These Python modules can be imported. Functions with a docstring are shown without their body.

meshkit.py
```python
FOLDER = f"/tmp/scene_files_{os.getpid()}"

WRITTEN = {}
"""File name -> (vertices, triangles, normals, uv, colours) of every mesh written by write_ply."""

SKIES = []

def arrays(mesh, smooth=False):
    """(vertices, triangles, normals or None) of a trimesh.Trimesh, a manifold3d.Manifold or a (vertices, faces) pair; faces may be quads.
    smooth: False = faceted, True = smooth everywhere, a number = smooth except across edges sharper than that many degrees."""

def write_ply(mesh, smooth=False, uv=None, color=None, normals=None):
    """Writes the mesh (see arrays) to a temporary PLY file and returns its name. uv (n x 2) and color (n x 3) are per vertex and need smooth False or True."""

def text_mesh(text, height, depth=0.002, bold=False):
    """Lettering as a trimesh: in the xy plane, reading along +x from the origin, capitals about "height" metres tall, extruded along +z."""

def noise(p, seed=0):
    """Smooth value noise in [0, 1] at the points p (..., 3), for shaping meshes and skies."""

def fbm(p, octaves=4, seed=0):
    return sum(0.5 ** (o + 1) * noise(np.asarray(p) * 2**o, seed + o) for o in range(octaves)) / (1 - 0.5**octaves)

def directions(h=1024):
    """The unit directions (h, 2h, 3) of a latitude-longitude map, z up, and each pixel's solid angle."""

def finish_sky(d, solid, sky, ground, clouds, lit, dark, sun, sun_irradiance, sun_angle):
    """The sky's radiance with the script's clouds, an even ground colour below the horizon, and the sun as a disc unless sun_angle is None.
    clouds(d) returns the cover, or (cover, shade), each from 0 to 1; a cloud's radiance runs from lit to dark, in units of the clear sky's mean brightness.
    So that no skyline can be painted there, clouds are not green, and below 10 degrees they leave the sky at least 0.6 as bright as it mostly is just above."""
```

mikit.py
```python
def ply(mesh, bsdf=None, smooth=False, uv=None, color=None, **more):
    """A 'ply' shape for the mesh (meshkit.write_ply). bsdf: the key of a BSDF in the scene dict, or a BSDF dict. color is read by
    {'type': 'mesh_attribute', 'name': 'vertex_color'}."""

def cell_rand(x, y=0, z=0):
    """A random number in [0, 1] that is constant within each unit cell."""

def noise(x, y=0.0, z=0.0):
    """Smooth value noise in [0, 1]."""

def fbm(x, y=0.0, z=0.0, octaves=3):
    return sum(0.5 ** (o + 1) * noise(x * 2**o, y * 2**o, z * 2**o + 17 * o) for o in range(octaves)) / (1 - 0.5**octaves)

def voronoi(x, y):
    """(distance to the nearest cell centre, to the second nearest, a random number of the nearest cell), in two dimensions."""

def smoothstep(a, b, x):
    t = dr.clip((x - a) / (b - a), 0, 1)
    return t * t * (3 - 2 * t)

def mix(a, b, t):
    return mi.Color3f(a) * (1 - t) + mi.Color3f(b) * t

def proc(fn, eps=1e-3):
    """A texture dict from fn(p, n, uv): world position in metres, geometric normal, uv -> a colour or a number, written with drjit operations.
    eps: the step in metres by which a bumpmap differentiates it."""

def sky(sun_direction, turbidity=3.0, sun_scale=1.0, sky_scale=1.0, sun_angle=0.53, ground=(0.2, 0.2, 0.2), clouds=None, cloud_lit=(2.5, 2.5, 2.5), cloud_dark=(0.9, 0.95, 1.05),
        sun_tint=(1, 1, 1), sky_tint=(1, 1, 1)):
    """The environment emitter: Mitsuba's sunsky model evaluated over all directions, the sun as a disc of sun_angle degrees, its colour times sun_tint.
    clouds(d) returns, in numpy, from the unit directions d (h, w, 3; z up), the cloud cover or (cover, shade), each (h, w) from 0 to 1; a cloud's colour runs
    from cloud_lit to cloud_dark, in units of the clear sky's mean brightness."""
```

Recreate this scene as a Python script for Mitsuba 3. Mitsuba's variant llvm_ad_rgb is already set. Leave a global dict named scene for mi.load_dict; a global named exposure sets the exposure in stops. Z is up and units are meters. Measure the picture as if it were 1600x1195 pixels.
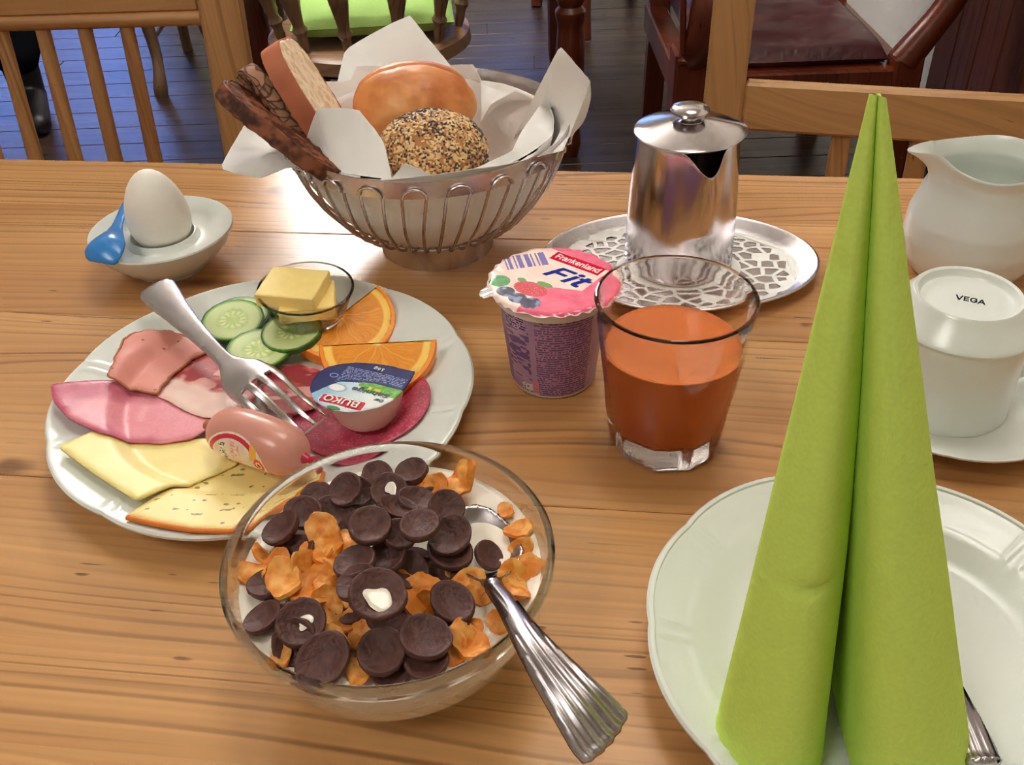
import math, random
import numpy as np, trimesh, drjit as dr, mitsuba as mi
import manifold3d as m3
from scipy.interpolate import CubicSpline
from scipy.spatial import Delaunay, Voronoi
from shapely.geometry import Polygon, Point, MultiPolygon
from shapely import affinity
import mikit, meshkit
from mikit import proc, noise, fbm, voronoi, cell_rand, smoothstep, mix

# ---------------------------------------------------------------- camera, light, exposure (table top is z = 0, floor z = -0.75)
scene, labels = {}, {}
T = mi.ScalarTransform4f
rng = np.random.default_rng(7)
PITCH, ROLL, CAM_H = math.radians(37.4), math.radians(-2.1), 0.345
_r0, _u0 = np.array([1.0, 0, 0]), np.array([0, math.sin(PITCH), math.cos(PITCH)])
_fw = np.array([0, math.cos(PITCH), -math.sin(PITCH)])
_rt = math.cos(ROLL) * _r0 + math.sin(ROLL) * _u0
_up = -math.sin(ROLL) * _r0 + math.cos(ROLL) * _u0
_m = np.eye(4); _m[:3, 0], _m[:3, 1], _m[:3, 2], _m[:3, 3] = -_rt, _up, _fw, [0, 0, CAM_H]
scene['camera'] = {'type': 'perspective', 'fov': 2 * math.degrees(math.atan(800 / 1520)), 'fov_axis': 'x', 'near_clip': 0.01, 'to_world': T(_m)}
exposure = 0.32
WARM = (0.98, 0.955, 0.885)
L_CEIL, L_PEND, SKY = 8.0, 26.0, 1.0
scene['sky'] = mikit.sky((-0.35, 0.55, 0.75), turbidity=3.0, sun_scale=0.0, sky_scale=6.0 * SKY, sky_tint=(0.8, 1.0, 2.0))


def lin(r, g, b):
    x = np.array([r, g, b]) / 255.0
    return [float(v) for v in np.where(x < 0.04045, x / 12.92, ((x + 0.055) / 1.055) ** 2.4)]


def C(r, g, b):
    return mi.Color3f(*lin(r, g, b))


def rgb(r, g, b):
    return {'type': 'rgb', 'value': lin(r, g, b)}


# ---------------------------------------------------------------- mesh helpers
def tidy(m):
    if isinstance(m, trimesh.Trimesh) and len(m.faces) and m.is_watertight and m.volume < 0:
        m.invert()
    return m


def key_for(name):
    if name not in scene:
        return name
    i = 1
    while f'{name}_{i:03d}' in scene:
        i += 1
    return f'{name}_{i:03d}'


taken = set()


def thing(name, label, category, group=None):
    """reserves the next free key of that name for a thing that has parts"""
    k, i = name, 0
    while k in taken:
        i += 1
        k = f'{name}_{i:03d}'
    taken.add(k)
    labels[k] = {'label': label, 'category': category}
    if group:
        labels[k]['group'] = group
    return k


def part(parent, name, mesh, bsdf, smooth=35, label=None, uv=None, color=None, kind=None, to_world=None):
    k = key_for(f'{parent}__{name}')
    d = dict(mesh) if isinstance(mesh, dict) else mikit.ply(tidy(mesh), bsdf, smooth, uv=uv, color=color)
    if to_world is not None:
        d['to_world'] = to_world
    scene[k] = d
    if label or kind:
        labels[k] = {}
        if label: labels[k]['label'] = label
        if kind: labels[k]['kind'] = kind
    return k


def single(name, mesh, bsdf, label, category, group=None, smooth=35, uv=None, color=None, to_world=None, kind=None):
    k = thing(name, label, category, group)
    if kind: labels[k]['kind'] = kind
    d = dict(mesh) if isinstance(mesh, dict) else mikit.ply(tidy(mesh), bsdf, smooth, uv=uv, color=color)
    if to_world is not None:
        d['to_world'] = to_world
    scene[k] = d
    return k


def struct(name, mesh, bsdf, smooth=30):
    taken.add(name)
    if mesh is not None:
        scene[name] = mikit.ply(tidy(mesh), bsdf, smooth)
    labels[name] = {'kind': 'structure'}
    return name


def TM(v, f):
    f = np.asarray(f)
    if f.shape[1] == 4:
        f = np.vstack([f[:, [0, 1, 2]], f[:, [0, 2, 3]]])
    m = trimesh.Trimesh(np.asarray(v, float), f, process=False)
    return m


def lathe(prof, n=72, f=None, at=(0, 0, 0), scale=(1, 1), rot=0.0):
    """turned solid; profile of (r, z) from axis to axis (or a closed ring when it ends where it began)"""
    prof = np.array(prof, float)
    th = np.arange(n) * 2 * np.pi / n
    ring = len(prof) > 2 and np.allclose(prof[0], prof[-1])
    if ring: prof = prof[:-1]
    r, z = np.broadcast_to(prof[:, 0], (n, len(prof))).copy(), np.broadcast_to(prof[:, 1], (n, len(prof))).copy()
    if f is not None:
        r, z = f(th[:, None], r, z)
    v = np.stack([r * np.cos(th)[:, None] * scale[0], r * np.sin(th)[:, None] * scale[1], z], -1)
    k = len(prof)
    i, j = np.meshgrid(np.arange(n), np.arange(k if ring else k - 1), indexing='ij')
    a, b = i * k + j, ((i + 1) % n) * k + j
    c, d = ((i + 1) % n) * k + (j + 1) % k, i * k + (j + 1) % k
    q = np.stack([a, b, c, d], -1).reshape(-1, 4)
    m = TM(v.reshape(-1, 3), q)
    m.merge_vertices(digits_vertex=7)
    m.update_faces(m.nondegenerate_faces())
    if rot:
        m.apply_transform(trimesh.transformations.rotation_matrix(rot, [0, 0, 1]))
    m.apply_translation(at)
    return tidy(m)


def spl(pts, n):
    pts = np.asarray(pts, float)
    s = np.r_[0, np.cumsum(np.linalg.norm(np.diff(pts, axis=0), axis=1))]
    return CubicSpline(s, pts)(np.linspace(0, s[-1], n))


def lerp_path(pts, n):
    pts = np.asarray(pts, float)
    s = np.r_[0, np.cumsum(np.linalg.norm(np.diff(pts, axis=0), axis=1))]
    t = np.linspace(0, s[-1], n)
    return np.stack([np.interp(t, s, pts[:, k]) for k in range(pts.shape[1])], -1)


def tube(pts, rad, sides=8, closed=False):
    p = np.asarray(pts, float); n = len(p)
    t = (np.roll(p, -1, 0) - np.roll(p, 1, 0)) if closed else np.gradient(p, axis=0)
    t /= np.linalg.norm(t, axis=1, keepdims=True) + 1e-12
    a = np.cross(t[0], [0, 0, 1.0] if abs(t[0][2]) < 0.9 else [1.0, 0, 0]); a /= np.linalg.norm(a)
    A = [a]
    for k in range(1, n):
        a = A[-1] - t[k] * (A[-1] @ t[k]); A.append(a / (np.linalg.norm(a) + 1e-12))
    A = np.array(A); B = np.cross(t, A)
    ang = np.arange(sides) * 2 * np.pi / sides
    rad = np.broadcast_to(rad, (n,))
    v = p[:, None] + rad[:, None, None] * (np.cos(ang)[None, :, None] * A[:, None] + np.sin(ang)[None, :, None] * B[:, None])
    i, j = np.meshgrid(np.arange(n if closed else n - 1), np.arange(sides), indexing='ij')
    i2 = (i + 1) % n
    q = np.stack([i * sides + j, i * sides + (j + 1) % sides, i2 * sides + (j + 1) % sides, i2 * sides + j], -1).reshape(-1, 4)
    v = v.reshape(-1, 3); fs = np.vstack([q[:, [0, 1, 2]], q[:, [0, 2, 3]]])
    if not closed:
        v = np.vstack([v, p[:1], p[-1:]]); k = np.arange(sides); e = (n - 1) * sides
        fs = np.vstack([fs, np.stack([(k + 1) % sides, k, k * 0 + n * sides], 1), np.stack([e + k, e + (k + 1) % sides, k * 0 + n * sides + 1], 1)])
    m = trimesh.Trimesh(v, fs, process=False)
    return tidy(m)


def box(x0, x1, y0, y1, z0, z1, bev=0.0):
    if not bev:
        m = trimesh.creation.box((x1 - x0, y1 - y0, z1 - z0))
        m.apply_translation([(x0 + x1) / 2, (y0 + y1) / 2, (z0 + z1) / 2])
        return m
    v = []
    for sx in (0, 1):
        for sy in (0, 1):
            for sz in (0, 1):
                for k in range(3):
                    p = [x1 - bev if sx else x0 + bev, y1 - bev if sy else y0 + bev, z1 - bev if sz else z0 + bev]
                    p[k] = ((x1 if sx else x0), (y1 if sy else y0), (z1 if sz else z0))[k]
                    v.append(p)
    return trimesh.convex.convex_hull(np.array(v))


def beam(p0, p1, w, d, bev=0.002, side=(1, 0, 0)):
    """bevelled bar from p0 to p1, w wide along side, d deep"""
    p0, p1 = np.array(p0, float), np.array(p1, float)
    ax = p1 - p0; L = np.linalg.norm(ax); ax /= L
    s = np.array(side, float); s -= ax * (s @ ax); s /= np.linalg.norm(s)
    b = box(-w / 2, w / 2, -d / 2, d / 2, 0, L, bev)
    M = np.eye(4); M[:3, 0], M[:3, 1], M[:3, 2], M[:3, 3] = s, np.cross(ax, s), ax, p0
    b.apply_transform(M)
    return b


def turned(p0, p1, prof, n=20):
    """turned spindle between two points; prof of (radius, fraction of length)"""
    p0, p1 = np.array(p0, float), np.array(p1, float)
    L = np.linalg.norm(p1 - p0); ax = (p1 - p0) / L
    pr = np.array(prof, float)
    t = np.linspace(0, 1, 60)
    r = np.interp(t, pr[:, 1], pr[:, 0])
    m = lathe([(0, 0)] + [(a, b * L) for a, b in zip(r, t)] + [(0, L)], n)
    M = np.eye(4); M[:3, :3] = frame(ax); M[:3, 3] = p0
    m.apply_transform(M)
    return m


def frame(z, x=(1, 0, 0)):
    z = np.array(z, float) / np.linalg.norm(z); x = np.array(x, float)
    if abs(x @ z) > 0.98: x = np.array([0, 1.0, 0])
    x -= z * (x @ z); x /= np.linalg.norm(x)
    return np.stack([x, np.cross(z, x), z], 1)


def M4(R=None, t=(0, 0, 0), s=1.0):
    M = np.eye(4)
    if R is not None: M[:3, :3] = R
    M[:3, :3] = M[:3, :3] * s
    M[:3, 3] = t
    return M


def rotz(a):
    return np.array([[math.cos(a), -math.sin(a), 0], [math.sin(a), math.cos(a), 0], [0, 0, 1.0]])


def grow(mesh, f):
    v = np.array(mesh.vertices); mesh.vertices = f(v); return mesh


def slab(poly, zf, th, step=0.004, edge=0.0012, smooth_poly=0.0):
    """flat slice cut to an outline: top z = zf(x, y) (soft edge), bottom th lower. Returns mesh, uv"""
    if not isinstance(poly, (Polygon, MultiPolygon)):
        poly = Polygon(poly)
    if smooth_poly:
        poly = poly.buffer(-smooth_poly).buffer(2 * smooth_poly).buffer(-smooth_poly)
    pts = []
    for ringc in [poly.exterior, *poly.interiors]:
        n = max(8, int(ringc.length / step))
        pts += [ringc.interpolate(k / n, normalized=True).coords[0] for k in range(n)]
    bn = len(pts)
    x0, y0, x1, y1 = poly.bounds
    gx, gy = np.meshgrid(np.arange(x0, x1, step), np.arange(y0, y1, step * 0.87))
    gx = gx + (np.arange(len(gx)) % 2)[:, None] * step / 2
    import shapely
    inner = poly.buffer(-min(step * 0.6, edge if edge > 0 else step * 0.6))
    g = np.stack([gx.ravel(), gy.ravel()], 1)
    g = g[shapely.contains_xy(inner, g[:, 0], g[:, 1])]
    p = np.vstack([np.array(pts), g])
    tri = Delaunay(p).simplices
    cen = p[tri].mean(1)
    tri = tri[shapely.contains_xy(poly, cen[:, 0], cen[:, 1])]
    d1, d2 = p[tri[:, 1]] - p[tri[:, 0]], p[tri[:, 2]] - p[tri[:, 0]]
    cr = d1[:, 0] * d2[:, 1] - d1[:, 1] * d2[:, 0]
    tri = np.where((cr > 0)[:, None], tri, tri[:, ::-1])
    tri = tri[np.abs(cr) > 1e-12]
    zt = np.broadcast_to(zf(p[:, 0], p[:, 1]), (len(p),)).astype(float).copy()
    if not np.isscalar(th): thv = th(p[:, 0], p[:, 1])
    else: thv = np.full(len(p), th)
    zb = zt - thv
    top = zt.copy(); top[:bn] -= np.minimum(edge * 0.5, thv[:bn] * 0.35)
    bot = zb.copy(); bot[:bn] += np.minimum(edge * 0.3, thv[:bn] * 0.25)
    n = len(p)
    v = np.vstack([np.c_[p, top], np.c_[p, bot]])
    e = np.sort(np.vstack([tri[:, [0, 1]], tri[:, [1, 2]], tri[:, [2, 0]]]), axis=1)
    ed = np.vstack([tri[:, [0, 1]], tri[:, [1, 2]], tri[:, [2, 0]]])
    _, inv, cnt = np.unique(e, axis=0, return_inverse=True, return_counts=True)
    b = ed[cnt[inv.ravel()] == 1]
    side = np.vstack([np.c_[b[:, 1], b[:, 0], b[:, 0] + n], np.c_[b[:, 1], b[:, 0] + n, b[:, 1] + n]])
    f = np.vstack([tri, tri[:, ::-1] + n, side])
    return trimesh.Trimesh(v, f, process=False), v[:, :2].copy()


def bent(poly, path, th, lateral=None, zf=lambda s, t: 0 * s, step=0.0016, edge=0.0006):
    """a flat outline in (s along, t across) laid on a curved centre line: cutlery"""
    path = np.asarray(path, float)
    d = np.r_[0, np.cumsum(np.linalg.norm(np.diff(path, axis=0), axis=1))]
    cs = CubicSpline(d, path)
    m, _ = slab(poly, zf, th, step, edge)
    v = np.array(m.vertices); s = v[:, 0]
    sc = np.clip(s, 0, d[-1])
    P, Tn = cs(sc), cs(sc, 1)
    Tn /= np.linalg.norm(Tn, axis=1, keepdims=True)
    P = P + Tn * (s - sc)[:, None]
    lat = np.array(lateral, float) if lateral is not None else np.array([0, 0, 1.0])
    L = np.cross(lat, Tn); L /= np.linalg.norm(L, axis=1, keepdims=True)
    N = np.cross(Tn, L)
    m.vertices = P + L * v[:, 1:2] + N * v[:, 2:3]
    return m


def solidify(v, f, t):
    """sheet (v, quads or triangles) given a thickness"""
    m = TM(v, f)
    n = meshkit.arrays(m, True)[2]
    k = len(v)
    v2 = np.vstack([v + n * t / 2, v - n * t / 2])
    tri = np.asarray(m.faces)
    ed = np.vstack([tri[:, [0, 1]], tri[:, [1, 2]], tri[:, [2, 0]]])
    e = np.sort(ed, axis=1)
    _, inv, cnt = np.unique(e, axis=0, return_inverse=True, return_counts=True)
    b = ed[cnt[inv.ravel()] == 1]
    side = np.vstack([np.c_[b[:, 1], b[:, 0], b[:, 0] + k], np.c_[b[:, 1], b[:, 0] + k, b[:, 1] + k]])
    return trimesh.Trimesh(v2, np.vstack([tri, tri[:, ::-1] + k, side]), process=False)


def gridf(n, m, wrap=False):
    i, j = np.meshgrid(np.arange(n if wrap else n - 1), np.arange(m - 1), indexing='ij')
    i2 = (i + 1) % n
    return np.stack([i * m + j, i2 * m + j, i2 * m + j + 1, i * m + j + 1], -1).reshape(-1, 4)


def hull(points):
    return trimesh.convex.convex_hull(np.asarray(points, float))


def ball(r, at=(0, 0, 0), sub=3, sc=(1, 1, 1)):
    m = trimesh.creation.icosphere(subdivisions=sub, radius=r)
    m.vertices = m.vertices * np.array(sc) + np.array(at)
    return m


def text3(txt, h, origin, xdir, up, depth=0.00015, bold=False, shear=0.0, length=None):
    """raised lettering: baseline starts at origin and runs along xdir; up is the surface normal"""
    m = meshkit.text_mesh(txt, h, depth, bold)
    v = np.array(m.vertices)
    if length: v[:, 0] *= length / v[:, 0].max()
    v[:, 0] += shear * v[:, 1]
    up = np.array(up, float) / np.linalg.norm(up); x = np.array(xdir, float); x -= up * (x @ up); x /= np.linalg.norm(x)
    m.vertices = v @ np.stack([x, np.cross(up, x), up]) + np.array(origin)
    return m


# ---------------------------------------------------------------- materials
def mat(name, d):
    scene[name] = d
    return name


def gloss(name, col, alpha=0.1, ior=1.5):
    return mat(name, {'type': 'roughplastic', 'diffuse_reflectance': col, 'alpha': alpha, 'int_ior': ior})


def matte(name, col):
    return mat(name, {'type': 'twosided', 'bsdf': {'type': 'diffuse', 'reflectance': col}})


def food(name, col, rough=0.45, spec=0.4, bump=None, scale=1.0):
    d = {'type': 'principled', 'base_color': col, 'roughness': rough, 'specular': spec}
    if bump: d = {'type': 'bumpmap', 'scale': scale, 'arbitrary': bump, 'bsdf': d}
    return mat(name, d)


YAW = math.radians(-7.6)
TO = np.array([0.0, 0.7385])
TU, TV = np.array([math.cos(YAW), math.sin(YAW)]), np.array([math.sin(YAW), -math.cos(YAW)])


def wood(ax_u, ax_v, base, mid, dark, ring=95.0, stretch=2.2, seed=0.0, knots=0.35, off=None):
    """softwood: long growth-ring bands with grain lines and a few knots; ax_u runs along the grain, ax_v across"""
    au, av = mi.Vector3f(*map(float, ax_u)), mi.Vector3f(*map(float, ax_v))
    aw = mi.Vector3f(*map(float, np.cross(ax_u, ax_v)))
    b, m, d = C(*base), C(*mid), C(*dark)

    def fn(p, n, uv):
        u, v, w = dr.dot(p, au), dr.dot(p, av), dr.dot(p, aw)
        cellv = seed
        if off is not None:
            cellv = seed + off(v)
        vv = v + w * 0.8
        warp = fbm(u * stretch + cellv * 13, vv * 9, cellv, 3)
        bend = warp * 0.055 + 0.004 * noise(u * 7 + cellv, vv * 40, 2.2)
        q = (vv + bend) * ring + 1.6 * noise(vv * 55 + cellv, 3.3)
        saw = q - dr.floor(q)
        per = cell_rand(dr.floor(q), 7, 1)
        thin = smoothstep(0.62, 0.80, saw) * (1 - smoothstep(0.86, 0.97, saw))
        soft = smoothstep(0.05, 0.85, saw) * (1 - smoothstep(0.86, 1.0, saw))
        patch = smoothstep(0.40, 0.68, fbm(u * 1.7 + cellv * 3, vv * 16, 9.0, 3))
        fine = fbm(u * 6 + 3 * cellv, (vv + bend) * 520, 1.7, 3)
        tone = fbm(u * 1.6 + cellv * 5, vv * 12 + cellv * 3, 2.0, 3)
        c = mix(b, m, dr.minimum(0.22 * soft + 0.75 * smoothstep(0.35, 0.7, tone), 1.0))
        c = mix(c, d, thin * per * (0.10 + 0.55 * patch) * (0.45 + 0.8 * noise(u * 6, vv * 90, 5.0)))
        c = mix(c, d, smoothstep(0.60, 0.74, fbm(u * 4 + cellv, (vv + bend) * 260, 4.4, 2)) * (0.06 + 0.30 * patch))
        fleck = smoothstep(0.83, 0.88, noise(u * 46 + cellv * 9, vv * 330, 7.7)) * smoothstep(0.55, 0.7, noise(u * 8, vv * 20 + cellv, 12.0))
        c = mix(c, d, fleck * 0.8)
        f1, f2, rr = voronoi(u * 4.2 + cellv * 5, v * 11 + cellv)
        f1 = f1 + 0.05 * (noise(u * 90, v * 120, 3.0) - 0.5)
        knot = (1 - smoothstep(0.02, 0.11, f1)) * dr.select(rr < knots, 1.0, 0.0)
        c = mix(c, d, knot * 0.75)
        return c * (0.86 + 0.28 * fine)
    return fn


def tex(fn, eps=1e-3):
    return proc(fn, eps)


gloss('mat_table', tex(wood((TU[0], TU[1], 0), (TV[0], TV[1], 0), (204, 154, 102), (178, 126, 78), (96, 58, 32), 125, off=lambda v: dr.floor((v + 0.5) * 6.6) * 1.37)), 0.1)
gloss('mat_pine', tex(wood((1, 0, 0), (0, 0, 1), (196, 146, 94), (168, 116, 68), (110, 70, 38), 60, knots=0.1)), 0.22)
gloss('mat_pine_upright', tex(wood((0, 0, 1), (1, 0, 0), (188, 138, 88), (160, 110, 64), (104, 66, 36), 60, knots=0.12)), 0.22)
gloss('mat_oak_dark', tex(wood((0, 0, 1), (1, 0, 0), (104, 72, 48), (84, 54, 34), (46, 28, 18), 60, knots=0.0)), 0.16)
gloss('mat_oak_seat', tex(wood((1, 0, 0), (0, 1, 0), (142, 108, 82), (118, 86, 62), (66, 44, 30), 40, knots=0.0)), 0.2)
gloss('mat_mahogany', tex(wood((0, 0, 1), (1, 0, 0), (96, 40, 22), (74, 28, 16), (36, 14, 10), 50, knots=0.0)), 0.1)
gloss('mat_cupboard', tex(wood((0, 0, 1), (0, 1, 0), (74, 36, 24), (56, 26, 18), (30, 14, 10), 38, knots=0.0)), 0.2)
gloss('mat_floor', tex(wood((1, 0, 0), (0, 1, 0), (72, 56, 46), (56, 42, 36), (28, 20, 18), 28, off=lambda v: dr.floor(v * 8.33) * 0.71)), 0.13)
matte('mat_wall', tex(lambda p, n, uv: C(214, 208, 196) * (0.97 + 0.05 * fbm(p.x * 6, p.y * 6, p.z * 6, 2))))
matte('mat_ceiling', rgb(226, 222, 212))
gloss('mat_china', rgb(222, 226, 220), 0.06, 1.5)
gloss('mat_white_paint', rgb(220, 218, 210), 0.2)
mat('mat_steel', {'type': 'roughconductor', 'specular_reflectance': {'type': 'rgb', 'value': [0.92, 0.9, 0.86]}, 'material': 'Cr', 'alpha': 0.035})
mat('mat_steel_soft', {'type': 'roughconductor', 'specular_reflectance': {'type': 'rgb', 'value': [0.95, 0.94, 0.9]}, 'material': 'Cr', 'alpha': 0.16})
mat('mat_wire', {'type': 'roughconductor', 'specular_reflectance': {'type': 'rgb', 'value': [0.9, 0.86, 0.8]}, 'material': 'Cr', 'alpha': 0.12})
mat('mat_steel_worn', {'type': 'roughconductor', 'specular_reflectance': {'type': 'rgb', 'value': [0.66, 0.64, 0.62]}, 'material': 'Cr', 'alpha': 0.13})
mat('mat_foil', {'type': 'roughconductor', 'material': 'Al', 'alpha': 0.2})
mat('mat_glass', {'type': 'dielectric', 'int_ior': 1.5})
mat('mat_pane', {'type': 'thindielectric', 'int_ior': 1.5})
matte('mat_black_cloth', rgb(16, 16, 20))
gloss('mat_black_shoe', rgb(14, 13, 14), 0.25)

# ---------------------------------------------------------------- the room
FZ, CZ = -0.75, 1.75
WX0, WX1, WY0, WY1 = -3.1, 1.12, -1.6, 5.0
struct('floor', box(WX0 - 0.1, WX1 + 0.1, WY0 - 0.1, WY1 + 0.1, FZ - 0.06, FZ - 0.004), 'mat_oak_dark')
PW = 0.12
row = 0
y = WY0
while y < WY1 - 0.01:
    xs = [WX0, WX0 + 0.9 + 0.9 * ((row * 0.37) % 1), WX0 + 2.5 + 0.9 * ((row * 0.61) % 1), WX1]
    for a, b in zip(xs[:-1], xs[1:]):
        part('floor', 'plank', box(a + 0.0012, b - 0.0012, y + 0.0012, y + PW - 0.0012, FZ - 0.02, FZ, 0.0015), 'mat_floor', False)
    y += PW; row += 1
# window opening in the back wall, left
OX0, OX1, OZ0, OZ1 = -2.95, -1.7, -0.6, 1.15
wb = trimesh.util.concatenate([box(WX0 - 0.1, OX0, WY1, WY1 + 0.2, FZ, CZ), box(OX1, -0.2, WY1, WY1 + 0.2, FZ, CZ), box(0.45, WX1 + 0.1, WY1, WY1 + 0.2, FZ, CZ), box(-0.2, 0.45, WY1, WY1 + 0.2, FZ, -0.05), box(-0.2, 0.45, WY1, WY1 + 0.2, 1.15, CZ), box(OX0, OX1, WY1, WY1 + 0.2, FZ, OZ0), box(OX0, OX1, WY1, WY1 + 0.2, OZ1, CZ)])
struct('wall_back', wb, 'mat_wall')
OW = (-0.2, 0.45, -0.05, 1.15)
struct('wall_left', box(WX0 - 0.12, WX0, WY0 - 0.1, WY1 + 0.1, FZ, CZ), 'mat_wall')
struct('wall_right', box(WX1, WX1 + 0.12, WY0 - 0.1, WY1 + 0.1, FZ, CZ), 'mat_wall')
struct('wall_front', box(WX0 - 0.1, WX1 + 0.1, WY0 - 0.12, WY0, FZ, CZ), 'mat_wall')
struct('ceiling', box(WX0 - 0.1, WX1 + 0.1, WY0 - 0.1, WY1 + 0.1, CZ, CZ + 0.1), 'mat_ceiling')
struct('baseboard_back', box(OX1, WX1, WY1 - 0.02, WY1, FZ, FZ + 0.09, 0.003), 'mat_mahogany')
struct('baseboard_left', box(WX0, WX0 + 0.02, WY0, WY1, FZ, FZ + 0.09, 0.003), 'mat_mahogany')
struct('window_1', None, None)
for i, (a, b, c, d) in enumerate([(OX0, OX0 + 0.07, OZ0, OZ1), (OX1 - 0.07, OX1, OZ0, OZ1), (OX0, OX1, OZ0, OZ0 + 0.08), (OX0, OX1, OZ1 - 0.07, OZ1), (-2.355, -2.295, OZ0, OZ1)]):
    part('window_1', 'frame_bar', box(a, b, WY1 + 0.06, WY1 + 0.12, c, d, 0.004), 'mat_white_paint', False)
for a, b in ((OX0 + 0.07, -2.355), (-2.295, OX1 - 0.07)):
    q = [[a, WY1 + 0.09, OZ0 + 0.08], [b, WY1 + 0.09, OZ0 + 0.08], [b, WY1 + 0.09, OZ1 - 0.07], [a, WY1 + 0.09, OZ1 - 0.07]]
    part('window_1', 'pane', TM(q, [[0, 1, 2, 3]]), 'mat_pane', False)
part('window_1', 'sill', box(OX0 - 0.04, OX1 + 0.04, WY1 - 0.12, WY1 + 0.05, OZ0 - 0.03, OZ0, 0.004), 'mat_white_paint', False)

struct('window_2', None, None)
for a, b, c, d in [(-0.2, -0.14, -0.05, 1.15), (0.39, 0.45, -0.05, 1.15), (-0.2, 0.45, -0.05, 0.02), (-0.2, 0.45, 1.08, 1.15)]:
    part('window_2', 'frame_bar', box(a, b, WY1 + 0.06, WY1 + 0.12, c, d, 0.004), 'mat_white_paint', False)
part('window_2', 'pane', TM([[-0.14, WY1 + 0.09, 0.02], [0.39, WY1 + 0.09, 0.02], [0.39, WY1 + 0.09, 1.08], [-0.14, WY1 + 0.09, 1.08]], [[0, 1, 2, 3]]), 'mat_pane', False)

# lamps: two flat round ceiling lamps over the tables and a drum pendant over the neighbouring table
def ceiling_lamp(x, y, r, rad, label):
    t = thing('ceiling_lamp', label, 'lamp', 'flat ceiling lamps')
    part(t, 'mount', lathe([(0, CZ), (r * 0.9, CZ), (r * 0.9, CZ - 0.03), (0, CZ - 0.03)], 48, at=(x, y, 0)), 'mat_white_paint')
    sh = lathe([(0, -0.03), (r, -0.03), (r, -0.06), (r * 0.93, -0.085), (0, -0.095)], 48, at=(x, y, CZ))
    k = part(t, 'diffuser', sh, 'mat_white_paint')
    scene[k]['emitter'] = {'type': 'area', 'radiance': {'type': 'rgb', 'value': [rad * c for c in WARM]}}


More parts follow.
